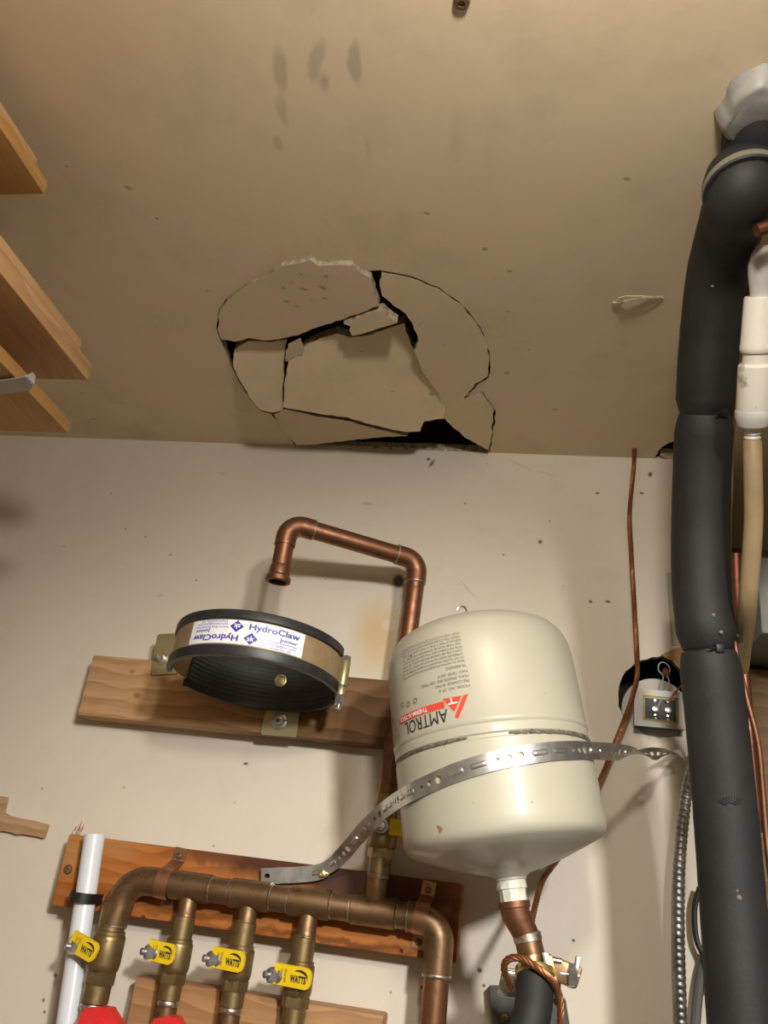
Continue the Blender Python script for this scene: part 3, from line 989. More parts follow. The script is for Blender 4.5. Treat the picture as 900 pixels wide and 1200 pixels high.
def pipe_strap(px_top, px_bot, label, dx=0., th=0.):
    """copper half-loop over the header with two screwed ears"""
    a = P(*px_top, -BT)
    b = P(*px_bot, -BT)
    root = thing('pipe_strap', label, 'pipe strap', (b.x, -BT, b.z))
    mid = (a + b) / 2
    ax = Vector((1, 0, 0))
    d = (a - b)
    d.y = 0
    d.normalize()
    sidev = d.cross(Y_).normalized()
    hc = Vector((0, YM, HZ))
    path = [a + d * .010 - Y_ * .001, a - Y_ * .001, a - d * .006 - Y_ * .002]
    rr = RF + .0014
    # points round the pipe in the plane of d and -Y
    tmid = (HZ - mid.z) / d.z
    cc = mid + d * tmid
    cc.y = YM
    kk = 1 / d.z
    for k in range(13):
        an = math.radians(88 - 176 * k / 12)
        path.append(cc + d * (rr * kk * math.sin(an)) - Y_ * (rr * math.cos(an)))
    path += [b + d * .006 - Y_ * .002, b - Y_ * .001, b - d * .008 - Y_ * .001]
    vs, fs = [], []
    n = len(path)
    for i, p in enumerate(path):
        tg = (path[min(i + 1, n - 1)] - path[max(i - 1, 0)]).normalized()
        nn = tg.cross(sidev).normalized()
        if nn.y > 0 and i in (0, 1, n - 1, n - 2):
            nn = -nn
        hw = .0085
        for (s_, q) in ((-1, 0), (1, 0), (1, 1), (-1, 1)):
            vs.append(p + sidev * hw * s_ + nn * (.0012 * q))
    for i in range(n - 1):
        for k in range(4):
            fs.append((4 * i + k, 4 * i + (k + 1) % 4, 4 * i + 4 + (k + 1) % 4, 4 * i + 4 + k))
    fs += [(0, 1, 2, 3), (4 * n - 1, 4 * n - 2, 4 * n - 3, 4 * n - 4)]
    MB().add(vs, fs).build('strap_band', M['copper_bright'], root)
    for p in (a, b):
        s_ = MB()
        phillips(s_, p - Y_ * .0022, -Y_, .0042)
        s_.build('screw', M['rust'], root)
    return root


pipe_strap((211, 1003), (197, 1056), 'copper pipe strap over the header beside its left elbow')
pipe_strap((502, 1043), (491, 1104), 'copper pipe strap over the header beside its right elbow')

# ------------------------------------------------------------------ white tube and black clip at left
wa, wbm = P(111, 978, -.058), P(78, 1205, -.058)
wt_ = MB()
dd = (wbm - wa).normalized()
wt_.lathe([(.0096, .0), (.0128, .0), (.0132, .0012), (.0132, .6), (.0096, .6)], wa, dd, 28, cap=False)
wt_.lathe([(.0096, 0), (.0096, .05), (.0001, .05)], wa, dd, 28, cap=False)
tag(wt_.build('white_tube', M['pex']), 'upright translucent white plastic tube over the left end of the stained board', 'tube')
cl = P(98, 1052, -.058)
root = thing('tube_clip', 'black plastic clip holding the white tube to the stained board', 'clip', (cl.x, -BT, cl.z - .006))
mb = MB()
path = [Vector((cl.x - .026, -BT - .003, cl.z)), Vector((cl.x - .0165, -BT - .003, cl.z))]
for k in range(11):
    an = PI - PI * k / 10
    path.append(Vector((cl.x + .0148 * math.cos(an), -.060 - .0148 * math.sin(an), cl.z)))
path.append(Vector((cl.x + .0148, -BT - .001, cl.z)))
vs, fs = [], []
for i, p in enumerate(path):
    n = len(path)
    tg = (path[min(i + 1, n - 1)] - path[max(i - 1, 0)]).normalized()
    nn = Vector((tg.y, -tg.x, 0))
    for (h, q) in ((-.006, 0), (.006, 0), (.006, 1), (-.006, 1)):
        vs.append(p + Z * h + nn * .0022 * q)
for i in range(len(path) - 1):
    for k in range(4):
        fs.append((4 * i + k, 4 * i + (k + 1) % 4, 4 * i + 4 + (k + 1) % 4, 4 * i + 4 + k))
fs += [(0, 1, 2, 3), tuple(4 * (len(path) - 1) + k for k in (3, 2, 1, 0))]
mb.add(vs, fs).build('clip_band', M['plastic_black'], root)
sb = MB()
phillips(sb, Vector((cl.x - .0215, -BT - .0058, cl.z)), -Y_, .0045)
sb.build('screw', M['rust'], root)

# ------------------------------------------------------------------ clamp ring on the pine board
RC = .1075
tilt = math.radians(5)
ca = Vector((0, math.sin(tilt), math.cos(tilt)))         # axis of the ring
e1 = X.copy()
e2 = Vector((0, -math.cos(tilt), math.sin(tilt)))        # towards the viewer
cc = P(302, 778, -.152)
clamp = thing('clamp_ring', 'black rubber-lined gold clamp ring with white printed label on pine board', 'clamp', (cc.x, -BT, cc.z - .03))


def cr(th, h, r=RC):
    return cc + e1 * (r * math.sin(th)) + e2 * (r * math.cos(th)) + ca * h


def band(mb, t0, t1, prof, n=72, mi=0):
    """prof: closed (r, h) section swept from t0 to t1 degrees"""
    t0, t1 = math.radians(t0), math.radians(t1)
    k = len(prof)
    vs, fs = [], []
    for i in range(n + 1):
        th = t0 + (t1 - t0) * i / n
        vs += [cr(th, h, r) for (r, h) in prof]
    for i in range(n):
        for j in range(k):
            fs.append((i * k + j, i * k + (j + 1) % k, (i + 1) * k + (j + 1) % k, (i + 1) * k + j))
    fs += [tuple(range(k)), tuple(n * k + j for j in range(k - 1, -1, -1))]
    mb.add(vs, fs, mi)


H2 = .0285
mb = MB()
band(mb, -243, 102, [(RC, -.019), (RC, .019), (RC - .0016, .019), (RC - .0016, -.019)], 110)
mb.build('metal_band', M['gold_band'], clamp)
mb = MB()
# rubber channel over the front of the band: two lips and the inside lining
sec = [(RC - .0035, -H2), (RC + .0022, -H2), (RC + .0030, -H2 + .002), (RC + .0030, -.0165), (RC + .0004, -.0150), (RC - .0016, -.0150), (RC - .0016, .0165), (RC + .0004, .0165), (RC + .0030, .0180), (RC + .0030, H2 - .002), (RC + .0022, H2), (RC - .0035, H2)]
band(mb, -76, 88, sec, 72)
secb = [(RC - .0035, -H2), (RC + .0022, -H2), (RC + .0030, -H2 + .002), (RC + .0030, -.0165), (RC + .0004, -.0150), (RC - .0016, -.0150), (RC - .0016, .050), (RC - .0045, .050)]
for q_ in range(12):
    hh_ = .046 - q_ * .006
    secb += [(RC - .0045, hh_ + .002), (RC - .0036, hh_)]
band(mb, 118, 254, secb, 60)
mb.build('rubber_lining', M['rubber'], clamp, smooth=25)
TL, TR = math.radians(-33), math.radians(45.5)
V0, V1 = -.0138, .0155
lf = lambda u, v, o=0.: cr(TL + (TR - TL) * u, V0 + (V1 - V0) * v, RC + .0006 + o)
mb = MB()
n = 30
mb.add([lf(i / n, j) for i in range(n + 1) for j in (0, 1)], [(2 * i, 2 * i + 2, 2 * i + 3, 2 * i + 1) for i in range(n)])
mb.build('paper_label', M['white_label'], clamp)
mb = MB()
ink = lambda u, v: lf(u, v, .0003)
for fl_ in (False, True):
    def wr(s, u0, v0, u1, v1, mi=0, bold=0.):
        if fl_:
            put_text(mb, s, ink, 1 - u1, 1 - v1, 1 - u0, 1 - v0, mi, bold, True)
        else:
            put_text(mb, s, ink, u0, v0, u1, v1, mi, bold)
    wr('HydroClaw', .535, .56, .955, .90, 0, .028)
    wr('Junior', .79, .37, .945, .55, 0, .025)
    wr('Storm King Enterprises', .635, .255, .945, .375, 1)
    wr('stormking@aol.com', .645, .13, .935, .25, 1)
    wr('Charlottesville, VA', .65, .005, .90, .125, 1)
    g = (lambda u, v: ink(1 - u, 1 - v)) if fl_ else ink
    dm = [(.565, .52), (.622, .27), (.565, .02), (.508, .27)]
    mb.add([g(*p) for p in dm], [(0, 1, 2, 3)], 0)
    hi = lambda u, v: lf(u, v, .0006)
    if fl_:
        put_text(mb, 'sk', hi, 1 - .594, 1 - .38, 1 - .536, 1 - .16, 2, .02, True)
    else:
        put_text(mb, 'sk', hi, .536, .16, .594, .38, 2, .02)
mb.build('label_print', [M['blue_ink'], M['blue_ink'], M['white_label']], clamp, smooth=0)
# clamp bolt at the open right end
bt = cr(math.radians(109), .0315, RC + .0045)
bb = cr(math.radians(106), -.0335, RC + .0035)
bd = (bb - bt).normalized()
bl = (bb - bt).length
mb = MB()
mb.lathe([(.0062, .006), (.0066, .007), (.0066, .040), (.0062, .041)], bt, bd, 18)
mb.lathe([(.0060, .043), (.0064, .044), (.0064, bl - .012), (.006, bl - .011)], bt, bd, 18)
for (a_, b_) in ((.009, .038), (.045, bl - .014)):
    q = bt + bd * ((a_ + b_) / 2)
    mb.box(q + (cc - q - ca * (cc - q).dot(ca)).normalized() * .0065, e1 * .001, e2 * .005, bd * ((b_ - a_) / 2))
mb.build('clamp_sleeve', M['gold_zinc'], clamp)
mb = MB()
mb.lathe([(.0065, 0), (.0065, .005), (.0055, .006)], bt, bd, 6)
mb.lathe([(.0036, 0), (.0036, bl + .006)], bt, bd, 12)
mb.lathe([(.0068, bl - .010), (.0068, bl), (.0058, bl + .001)], bt, bd, 6)
mb.build('clamp_bolt', M['zinc'], clamp)
# grommet in the lining
gp = PCYL(329, 797, cc, ca, RC - .0036)
# far side of the ring
dray = ray(329, 798).normalized()
o_ = CAM - cc
d2, o2 = dray - ca * dray.dot(ca), o_ - ca * o_.dot(ca)
A_, B_, C_ = d2.dot(d2), 2 * d2.dot(o2), o2.dot(o2) - (RC - .0038) ** 2
gp = CAM + dray * ((-B_ + math.sqrt(B_ * B_ - 4 * A_ * C_)) / (2 * A_))
gn = (cc - gp - ca * (cc - gp).dot(ca)).normalized()
mb = MB().lathe([(.0090, 0), (.0088, .0022), (.0072, .0028), (.0062, .0012), (.0062, -.0002)], gp, gn, 24, cap=False)
mb.lathe([(.0061, .0004), (.003, .0012), (.0001, .0013)], gp, gn, 16, cap=False)
mb.build('grommet', M['gold_zinc'], clamp)
# fixing tabs
q = [P(x, y, -.0425) for x, y in [(187, 743), (208, 742), (208, 789), (178, 791), (177, 786), (184, 745)]]
mb = MB().slab(tri2d([(v.x, v.z) for v in q]), lambda p: Vector((p[0], -.0425, p[1])), lambda p: Vector((p[0], -.0403, p[1])))
tb = mb.build('fixing_tab', M['gold_zinc'], clamp)
mb = MB()
s0 = P(190, 772, -.043)
mb.lathe([(.0085, 0), (.0085, .0012)], s0, -Y_, 18)
mb.lathe([(.0052, .001), (.0052, .0075), (.0045, .0082)], s0, -Y_, 6)
mb.lathe([(.0028, .007), (.0028, .012)], s0, -Y_ - X * .5, 12)
mb.build('screw', M['zinc_bright'], tb)
q = [P(x, y, -.0405) for x, y in [(314, 822), (353, 822), (348, 862), (347, 864), (307, 861), (306, 858)]]
mb = MB().slab(tri2d([(v.x, v.z) for v in q]), lambda p: Vector((p[0], -.0425, p[1])), lambda p: Vector((p[0], -.0403, p[1])))
tb = mb.build('fixing_tab', M['gold_zinc'], clamp)
mb = MB()
s0 = P(327, 845, -.043)
mb.lathe([(.0115, 0), (.0115, .0008), (.0105, .0014)], s0, -Y_, 24)
mb.lathe([(.0075, .001), (.0062, .004), (.0035, .0048)], s0, -Y_, 20)
mb.lathe([(.0030, .0045), (.0030, .0052)], s0, -Y_, 6, 1)
mb.build('screw', [M['zinc'], M['rust']], tb)

# ------------------------------------------------------------------ expansion tank
RT = .1082
aT = Vector((-math.sin(math.radians(12.4)), math.sin(math.radians(2.6)), math.cos(math.radians(12.4)))).normalized()
cT = P(577, 887, -.205)
HB = .112                                                   # below / above the welded seam
hT = .150
tank = thing('expansion_tank', 'cream steel expansion tank with red and black print, tilted above the hose', 'tank', cT - aT * HB)
fx = (X - aT * X.dot(aT)).normalized()
fy = aT.cross(fx)
if fy.y > 0:
    fy = -fy                                                # towards the viewer


def tk(th, h, r=RT):
    return cT + (fx * math.sin(th) + fy * math.cos(th)) * r + aT * h


def tk_inv(x, y, r=RT):
    p = PCYL(x, y, cT, aT, r) - cT
    return math.atan2(p.dot(fx), p.dot(fy)), p.dot(aT)


prof = [(.0001, hT - .001 + .006), (.03, hT + .0035), (.06, hT - .001), (.081, hT - .007), (.0935, hT - .014), (.1015, hT - .024), (.1060, hT - .036), (.1078, hT - .05), (RT, hT - .07),
        (RT, .0205), (RT + .0007, .019), (RT + .0010, .0165), (RT + .0007, .014), (RT - .0003, .0125), (RT, .011), (RT, .003), (RT - .0015, .0015), (RT - .0015, -.0015), (RT, -.003), (RT, -.020),
        (RT, -.055), (RT, -.076), (.1080, -.085), (.1062, -.0905), (.101, -.095), (.086, -.101), (.062, -.110), (.038, -.117), (.021, -.121), (.0165, -.125), (.0165, -.127), (.0001, -.127)]
MB().lathe(prof, cT, aT, 96, cap=False).build('shell', M['cream'], tank, smooth=40)
# worn paint line of the weld
mb = MB()
n = 150
for (d0, d1, w0) in ((-78, -12, .0018), (10, 86, .0021)):
    vs, fs = [], []
    rr_ = random.Random(5)
    n = 90
    for i in range(n + 1):
        t = d0 + (d1 - d0) * i / n
        e_ = min(i, n - i) / n
        wd = w0 * min(1, .35 + e_ * 4) * rr_.uniform(.55, 1.25)
        of = rr_.uniform(-.0004, .0004)
        vs += [tk(math.radians(t), of + wd, RT + .0007), tk(math.radians(t), of - wd * .9, RT + .0007)]
    fs = [(2 * i, 2 * i + 1, 2 * i + 3, 2 * i + 2) for i in range(n)]
    mb.add(vs, fs)
mb.build('scuffed_seam', simple('dark_scuff', (.075, .065, .05), (.18, .16, .125), .8, scale=180), tank, smooth=0)
tt0, th0 = tk_inv(500, 845)


def tf(u, v):
    """u = arc length, v = height on the shell, measured from the middle of the big word"""
    return tk(tt0 + u / RT, th0 + v, RT + .0006)


def pxuv(x, y):
    t, h = tk_inv(x, y)
    return (t - tt0) * RT, h - th0


mb = MB()
uL, uR = pxuv(475, 851)[0], pxuv(525, 838)[0]
put_text(mb, 'AMTROL', tf, uL, -.0068, uR, .0068, 0, .0, True)
bL, bR = pxuv(469, 848)[0], pxuv(521, 824)[0]
nseg = 16
vs = []
for i in range(nseg + 1):
    u = bL + (bR - bL) * i / nseg
    vs += [tf(u, .0082), tf(u, .0152)]
mb.add(vs, [(2 * i, 2 * i + 2, 2 * i + 3, 2 * i + 1) for i in range(nseg)], 1)
tf2 = lambda u, v: tk(tt0 + u / RT, th0 + v, RT + .0008)
put_text(mb, 'THERM-X-TROL', tf2, bL + .002, .0093, bL + (bR - bL) * .70, .0141, 2, .01, True)
on = lambda x, y, r: PCYL(x, y, cT, aT, r)
RP = RT + .0006
tri_ = [(519, 819), (541, 815), (532.5, 834)]
g_ = 7
vs, fs = [], []
for i in range(g_ + 1):
    for j in range(g_ + 1 - i):
        a_, b_ = i / g_, j / g_
        vs.append(on(tri_[0][0] + (tri_[1][0] - tri_[0][0]) * a_ + (tri_[2][0] - tri_[0][0]) * b_, tri_[0][1] + (tri_[1][1] - tri_[0][1]) * a_ + (tri_[2][1] - tri_[0][1]) * b_, RP))
idx = {}
k = 0
for i in range(g_ + 1):
    for j in range(g_ + 1 - i):
        idx[(i, j)] = k
        k += 1
for i in range(g_):
    for j in range(g_ - i):
        fs.append((idx[(i, j)], idx[(i + 1, j)], idx[(i, j + 1)]))
        if (i + 1, j + 1) in idx:
            fs.append((idx[(i + 1, j)], idx[(i + 1, j + 1)], idx[(i, j + 1)]))
mb.add(vs, fs, 1)
mb.add([on(x, y, RP) for x, y in [(543, 814.5), (549, 813), (543, 828), (537, 842), (533, 839.5), (538, 827)]], [(0, 1, 2, 5), (5, 2, 3, 4)], 1)
for q in ([(525, 824.5), (536, 822), (536, 823.6), (525, 826.2)], [(527.5, 818.5), (529.2, 818), (530.6, 824.6), (529, 825)]):
    mb.add([on(x, y, RT + .0009) for x, y in q], [(0, 1, 2, 3)], 2)
# small print above (upside down, like the tank)
rows = [('MODEL NO. ST-5', 551, 803, .034, .0030), ('PRE-CHARGE 40 PSIG', 550, 797, .038, .0030), ('MAX PRESSURE 150 PSIG', 549, 791.5, .055, .0030), ('MAX TEMP 200 F', 548, 786, .033, .0030), ('WARNING', 546, 779.5, .022, .0034)]
for (s, x, y, wd, hh) in rows:
    u, v = pxuv(x, y)
    put_text(mb, s, tf, u - wd, v - hh / 2, u, v + hh / 2, 3, .0, True)
fill = ['READ ALL INSTRUCTIONS BEFORE INSTALLING THIS TANK', 'DO NOT EXCEED THE MAXIMUM WORKING PRESSURE SHOWN', 'A PRESSURE RELIEF VALVE MUST BE FITTED TO THE LINE',
        'CHECK THE AIR CHARGE BEFORE FILLING THE SYSTEM', 'FOR POTABLE HOT WATER SYSTEMS ONLY', 'THE TANK MUST BE SUPPORTED AND INSPECTED', 'REPLACE THE TANK IF ANY LEAK IS FOUND', 'DRAIN THE SYSTEM BEFORE REMOVING THE TANK', 'KEEP THIS NOTICE FOR FUTURE REFERENCE']
for i, s in enumerate(fill):
    u, v = pxuv(544 - i * .7, 774 - i * 4.1)
    ul = pxuv(472, 790 - i * 3.0)[0]
    put_text(mb, s, tf, ul, v - .0011, u, v + .0011, 3, -.002, True)
for (x, y) in ((472, 826), (479, 825), (487, 821)):
    u, v = pxuv(x, y)
    mb.add([tf(u + p[0], v + p[1]) for p in circle2(0, 0, .0032, .003, 14)] + [tf(u + p[0], v + p[1]) for p in circle2(0, 0, .0022, .002, 14)], [(i, (i + 1) % 14, 14 + (i + 1) % 14, 14 + i) for i in range(14)], 3)
u, v = pxuv(461, 846)
put_text(mb, '4', tf, u - .002, v - .005, u + .003, v + .005, 0, .03, True)
for i, (x, y) in enumerate(((463, 857), (465, 864), (466, 871))):
    u, v = pxuv(x, y)
    put_text(mb, 'MADE IN USA', tf, u - .001, v - .001, u + .012, v + .001, 3, 0, True)
mb.build('printed_markings', [M['black_ink'], M['red_ink'], M['white_label'], M['grey_ink']], tank, smooth=0)
# rust chip
mb = MB()
mb.add([tk(*(lambda a: (a[0], a[1]))(tk_inv(x, y)), RT + .0006) for x, y in [(512, 967), (518, 969), (519, 973), (516, 977), (515, 972)]], [(0, 1, 2, 3, 4)])
mb.build('rust_chip', simple('rust_orange', (.33, .15, .05), None, .7), tank, smooth=0)
# small wire loop on top
hk = P(541, 716, cT.y + .02)
mb = MB()
mb.tube([hk + X * (.006 * math.cos(a)) + Z * (.006 * math.sin(a)) for a in [PI * k / 8 for k in range(9)]], .0012, 8)
mb.build('top_loop', M['steel_dark'], tank)
bt0 = cT - aT * .125
mb = MB()
mb.lathe([(.0150, 0), (.0158, .002), (.0158, .010), (.0146, .011), (.0140, .014), (.0138, .024)], bt0, -aT, 10)
mb.build('threaded_nipple', M['tape'], tank)

# ------------------------------------------------------------------ copper fitting under the tank, hose, ground clamp
n0 = bt0 - aT * .022
YB = n0.y
p1 = P(606, 1062, YB)
p2 = P(618, 1098, YB + .004)
p3 = P(624, 1125, YB + .004)
p4 = P(627, 1148, YB)
cf = thing('tank_connector', 'copper and brass connector screwed under the cream tank', 'pipe fitting', p4)
mb = MB()
mb.tube([n0, n0 - aT * .012, p2], [.0158, .0150, .0128], 22)
mb.lathe([(.0164, 0), (.0164, .006), (.0150, .007)], n0, -aT, 22)
mb.build('copper_adapter', M['copper'], cf)
mb = MB()
d_ = (p3 - p2).normalized()
mb.lathe([(.0128, -.004), (.0145, -.003), (.0145, .004), (.0128, .005)], p2, d_, 22, 1)
mb.tube([p2, p3], .0136, 22)
mb.build('copper_sleeve', [M['copper_brown'], M['solder']], cf)
mb = MB().tube([p3 - d_ * .003, p3 + (p4 - p3) * .5, p4], [.0138, .0150, .0160], 22)
mb.build('brass_tail', M['brass'], cf)
hs = [p4 + Vector((.0, -.002, .010)), P(627, 1165, YB - .012), P(622, 1195, YB - .022), P(610, 1240, YB - .032), P(598, 1290, YB - .035)]
hose = thing('flexible_hose', 'black flexible hose with brass collar below the tank connector', 'hose', hs[-1])
hp_ = spline(hs, 8)
rs = [.0180] * len(hp_)
MB().tube(hp_, rs, 24).build('hose_sleeve', M['foam'], hose)
d_ = (hp_[1] - hp_[0]).normalized()
mb = MB().lathe([(.0182, -.002), (.0200, -.001), (.0204, .001), (.0200, .005), (.0184, .006)], hp_[0] + d_ * .002, d_, 28)
mb.build('brass_collar', M['brass_new'], hose)
# ground clamp
gc = P(626, 1140, YB + .01)
gnd = thing('ground_clamp', 'bronze ground clamp with hex bolts gripping the brass connector', 'clamp', gc - Z * .03)
A1, A2 = P(640, 1118, YB), P(652, 1178, YB)
mb = MB()
mb.box((A1 + A2) / 2 + X * .002, Vector((.004, 0, 0)), Vector((0, .010, 0)), (A1 - A2) / 2 * 1.0, 0, .0015)
mb.box(P(662, 1140, YB), Vector((.014, 0, -.003)), Vector((0, .008, 0)), Vector((.003, 0, .010)), 0, .003)
mb.build('front_jaw', M['clamp_cast'], gnd)
mb = MB().box(P(598, 1153, YB + .02), Vector((.011, 0, 0)), Vector((0, .006, 0)), Vector((.002, 0, .012)), 0, .002)
mb.box(P(622, 1150, YB + .024), Vector((.03, 0, 0)), Vector((0, .004, 0)), Vector((0, 0, .009)), 0, .002)
mb.build('rear_jaw', M['zinc'], gnd)
mb = MB()
hexbolt(mb, P(666, 1143, YB - .004), X, .0115, .008, 0)
mb.lathe([(.0042, -.006), (.0042, .012)], P(664, 1142, YB - .004), X, 12)
mb.box(P(675, 1137, YB - .004), (.0025, 0, 0), (0, .006, 0), (.002, 0, .0125), 0, .0012)
mb.build('hex_bolt', M['zinc'], gnd)
mb = MB().tube([P(642, 1124, YB - .006), P(658, 1127, YB - .006)], .0032, 12)
mb.build('pin', M['steel_dark'], gnd)
mb = MB().box(P(644, 1143, YB - .010), Vector((.003, 0, 0)), Vector((0, .004, 0)), (A1 - A2) / 2 * .9, 0, .001)
mb.build('clamp_plate', M['zinc_bright'], gnd)
# dark bracket on the wall behind
q = [P(x, y, -.02) for x, y in [(574, 1156), (600, 1157), (640, 1160), (663, 1172), (672, 1230), (580, 1230)]]
brk_ = MB().slab(tri2d([(v.x, v.z) for v in q]), to_wall(-.024), to_wall(-.001))
bk = tag(brk_.build('wall_bracket', simple('dark_grey_bracket', (.09, .085, .08), (.06, .055, .05), .6, .3, scale=40)), 'dark grey bracket screwed to the wall behind the black hose', 'bracket')
mb = MB()
phillips(mb, P(591, 1193, -.0243) , -Y_, .0055)
o = mb.build('screw', M['rust'], bk)


def strands(path, r_all, n, turns_per_m, seg=6, flat=None):
    """helical strands following a path"""
    path = [Vector(p) for p in path]
    # dense resample
    L = [0]
    for i in range(1, len(path)):
        L.append(L[-1] + (path[i] - path[i - 1]).length)
    tot = L[-1]
    m = max(12, int(tot * turns_per_m * 8))
    pts = []
    j = 0
    for k in range(m + 1):
        s = tot * k / m
        while j < len(L) - 2 and L[j + 1] < s:
            j += 1
        q = (s - L[j]) / max(1e-9, L[j + 1] - L[j])
        pts.append(path[j].lerp(path[j + 1], min(1, max(0, q))))
    mb = MB()
    rs_ = r_all * .5
    up = None
    frames = []
    for k in range(m + 1):
        tg = (pts[min(k + 1, m)] - pts[max(k - 1, 0)]).normalized()
        up = tg.orthogonal().normalized() if up is None else (up - tg * up.dot(tg)).normalized()
        frames.append((up.copy(), tg.cross(up)))
    for st_ in range(n):
        q = []
        for k in range(m + 1):
            a = 2 * PI * (st_ / n + k / 8)
            u_, v_ = frames[k]
            q.append(pts[k] + (u_ * math.cos(a) + v_ * math.sin(a)) * rs_)
        mb.tube(q, rs_ * (1.05 if n < 4 else .80), seg)
    return mb


gw = spline([PZ(743, 527, CEIL - .0005) + Y_ * -.004, P(743, 545, -.006), P(738, 600, -.008), P(740, 650, -.010), P(744, 720, -.012), P(747, 785, -.018), P(742, 812, -.030), P(735, 835, -.034), P(722, 868, -.030), P(703, 915, -.022), P(680, 960, -.022), P(655, 1005, -.04), P(637, 1030, -.10), P(627, 1062, -.15)], 8)
g2 = spline([P(627, 1062, -.15), P(622, 1085, -.185), P(616, 1110, -.19), P(606, 1124, YB - .012), P(594, 1125, YB - .006), P(590, 1135, YB + .004), P(596, 1152, YB + .01), P(600, 1158, YB + .012)], 6)
tag(strands(gw + g2[1:14], .0040, 5, 34).build('ground_wire', M['copper_wire']), 'bare stranded copper ground wire running from ceiling down behind the tank', 'wire')
g3 = spline([P(598, 1158, YB + .004), P(592, 1142, YB - .006), P(591, 1130, YB - .014), P(598, 1123, YB - .020), P(611, 1123, YB - .024), P(625, 1131, YB - .026), P(641, 1143, YB - .026), P(652, 1158, YB - .020), P(657, 1178, YB - .016), P(656, 1215, YB - .012), P(653, 1260, YB - .01)], 6)
tag(strands(g3, .0042, 5, 34).build('ground_wire', M['copper_wire']), 'copper wire looped round the brass connector at the ground clamp', 'wire')

# ------------------------------------------------------------------ perforated strap round the tank
ctrl = []                                     # (centre, width direction)
def onT(x, y):
    p = PCYL(x, y, cT, aT, RT + .0012)
    return p


ctrl.append((P(306, 1027, -.048), Z))
ctrl.append((P(325, 1026, -.047), Z))
ctrl.append((P(350, 1025, -.046), Z))
ctrl.append((P(374, 1022, -.046), Z))
ctrl.append((P(388, 1014, -.052), (Z + X * .15 - Y_ * .1).normalized()))
ctrl.append((P(402, 1001, -.075), Vector((-.35, -.55, .75)).normalized()))
ctrl.append((P(418, 982, -.105), Vector((-.55, -.60, .58)).normalized()))
ctrl.append((P(434, 965, -.135), Vector((-.50, -.30, .80)).normalized()))
ctrl.append((P(452, 948, -.165), (aT + X * -.15).normalized()))
for (x, y) in ((476, 932), (498, 921), (530, 907), (560, 897), (590, 889), (620, 884), (645, 880.5), (664, 879.5), (676, 879)):
    ctrl.append((onT(x, y), aT))
anchor = P(802, 885, -.008)
lv0 = ctrl[-1][0]
twist = [(lv0.lerp(anchor, .14), 0), (lv0.lerp(anchor, .26), 10), (lv0.lerp(anchor, .38), 45), (lv0.lerp(anchor, .50), 100), (lv0.lerp(anchor, .60), 150), (lv0.lerp(anchor, .70), 200), (lv0.lerp(anchor, .80), 255), (lv0.lerp(anchor, .90), 310), (anchor, 350)]
pth, wid = [], []
base = [c[0] for c in ctrl]
n1 = 6
cp = spline(base, n1)
for i, p in enumerate(cp):
    k = min(i / n1, len(ctrl) - 1)
    a_ = int(k)
    b_ = min(a_ + 1, len(ctrl) - 1)
    wv = ctrl[a_][1].lerp(ctrl[b_][1], k - a_).normalized()
    pth.append(p)
    wid.append(wv)
tp_ = spline([base[-1]] + [t[0] for t in twist], n1)[1:]
for i, p in enumerate(tp_):
    k = (i + 1) / n1
    a_ = int(min(k, len(twist)))
    an = [0] + [t[1] for t in twist]
    ang = math.radians(an[a_] + (an[min(a_ + 1, len(twist))] - an[a_]) * (k - a_))
    d_ = (anchor - lv0).normalized()
    wv = Matrix.Rotation(ang, 3, d_) @ aT
    pth.append(p)
    wid.append(wv.normalized())
S = [0]
for i in range(1, len(pth)):
    S.append(S[-1] + (pth[i] - pth[i - 1]).length)
TOT = S[-1]


def at_s(s):
    s = min(max(s, 0), TOT)
    lo, hi = 0, len(S) - 1
    while hi - lo > 1:
        m_ = (lo + hi) // 2
        if S[m_] <= s:
            lo = m_
        else:
            hi = m_
    q = (s - S[lo]) / max(1e-9, S[hi] - S[lo])
    p = pth[lo].lerp(pth[hi], q)
    wv = wid[lo].lerp(wid[hi], q).normalized()
    tg = (pth[hi] - pth[lo]).normalized()
    wv = (wv - tg * wv.dot(tg)).normalized()
    return p, wv, tg


def width_at(s):
    return .0093 if s < TOT * .80 else .0075


def strap_pt(p, off=0.):
    c, wv, tg = at_s(p[0])
    nn = tg.cross(wv)
    return c + wv * p[1] - nn * off * -1


holes, bumps = [], []
holes.append(slot2(.008, 0, .0035, .0028))
s = .030
pat = ['c', 'c', 'c', 'L', 'D']
steps = {'c': .0105, 'L': .0300, 'D': .0275}
k = 0
seq = ['m', 'L', 'L', 'x', 'c', 'c', 's', 's', 's', 's', 'L', 'c', 'c', 'c', 'L', 'D', 'g', 's', 'c', 'c', 'g', 'D', 'L']
sts = []
while s < TOT * .80:
    if k % 5 in (0, 1, 2):
        if s > .10 or s < .028:
            holes.append(circle2(s, 0, .0021 + .0009 * (k % 5), None, 12))
        s += .0115 if k % 5 < 2 else .021
    else:
        bumps.append((s, k % 5))
        s += .024 if k % 5 == 3 else .020
    k += 1
s = TOT * .83
while s < TOT - .01:
    holes.append(slot2(s, 0, .006, .0022))
    s += .02
ns = int(TOT / .006)
outer_s = [(TOT * i / ns, -width_at(TOT * i / ns)) for i in range(ns + 1)] + [(TOT * i / ns, width_at(TOT * i / ns)) for i in range(ns, -1, -1)]
strap = thing('perforated_strap', 'perforated galvanised steel strap round the cream tank, twisted at its right end', 'strap', pth[0] - Z * .012)
mb = MB().slab(tri2d(outer_s, holes, [(TOT * (i + .5) / ns, y) for i in range(ns) for y in (-.0045, 0, .0045) if not any(inside((TOT * (i + .5) / ns, y), h) for h in holes)]), lambda p: strap_pt(p, 0), lambda p: strap_pt(p, .0011))
mb.build('steel_band', M['zinc'], strap, smooth=30)


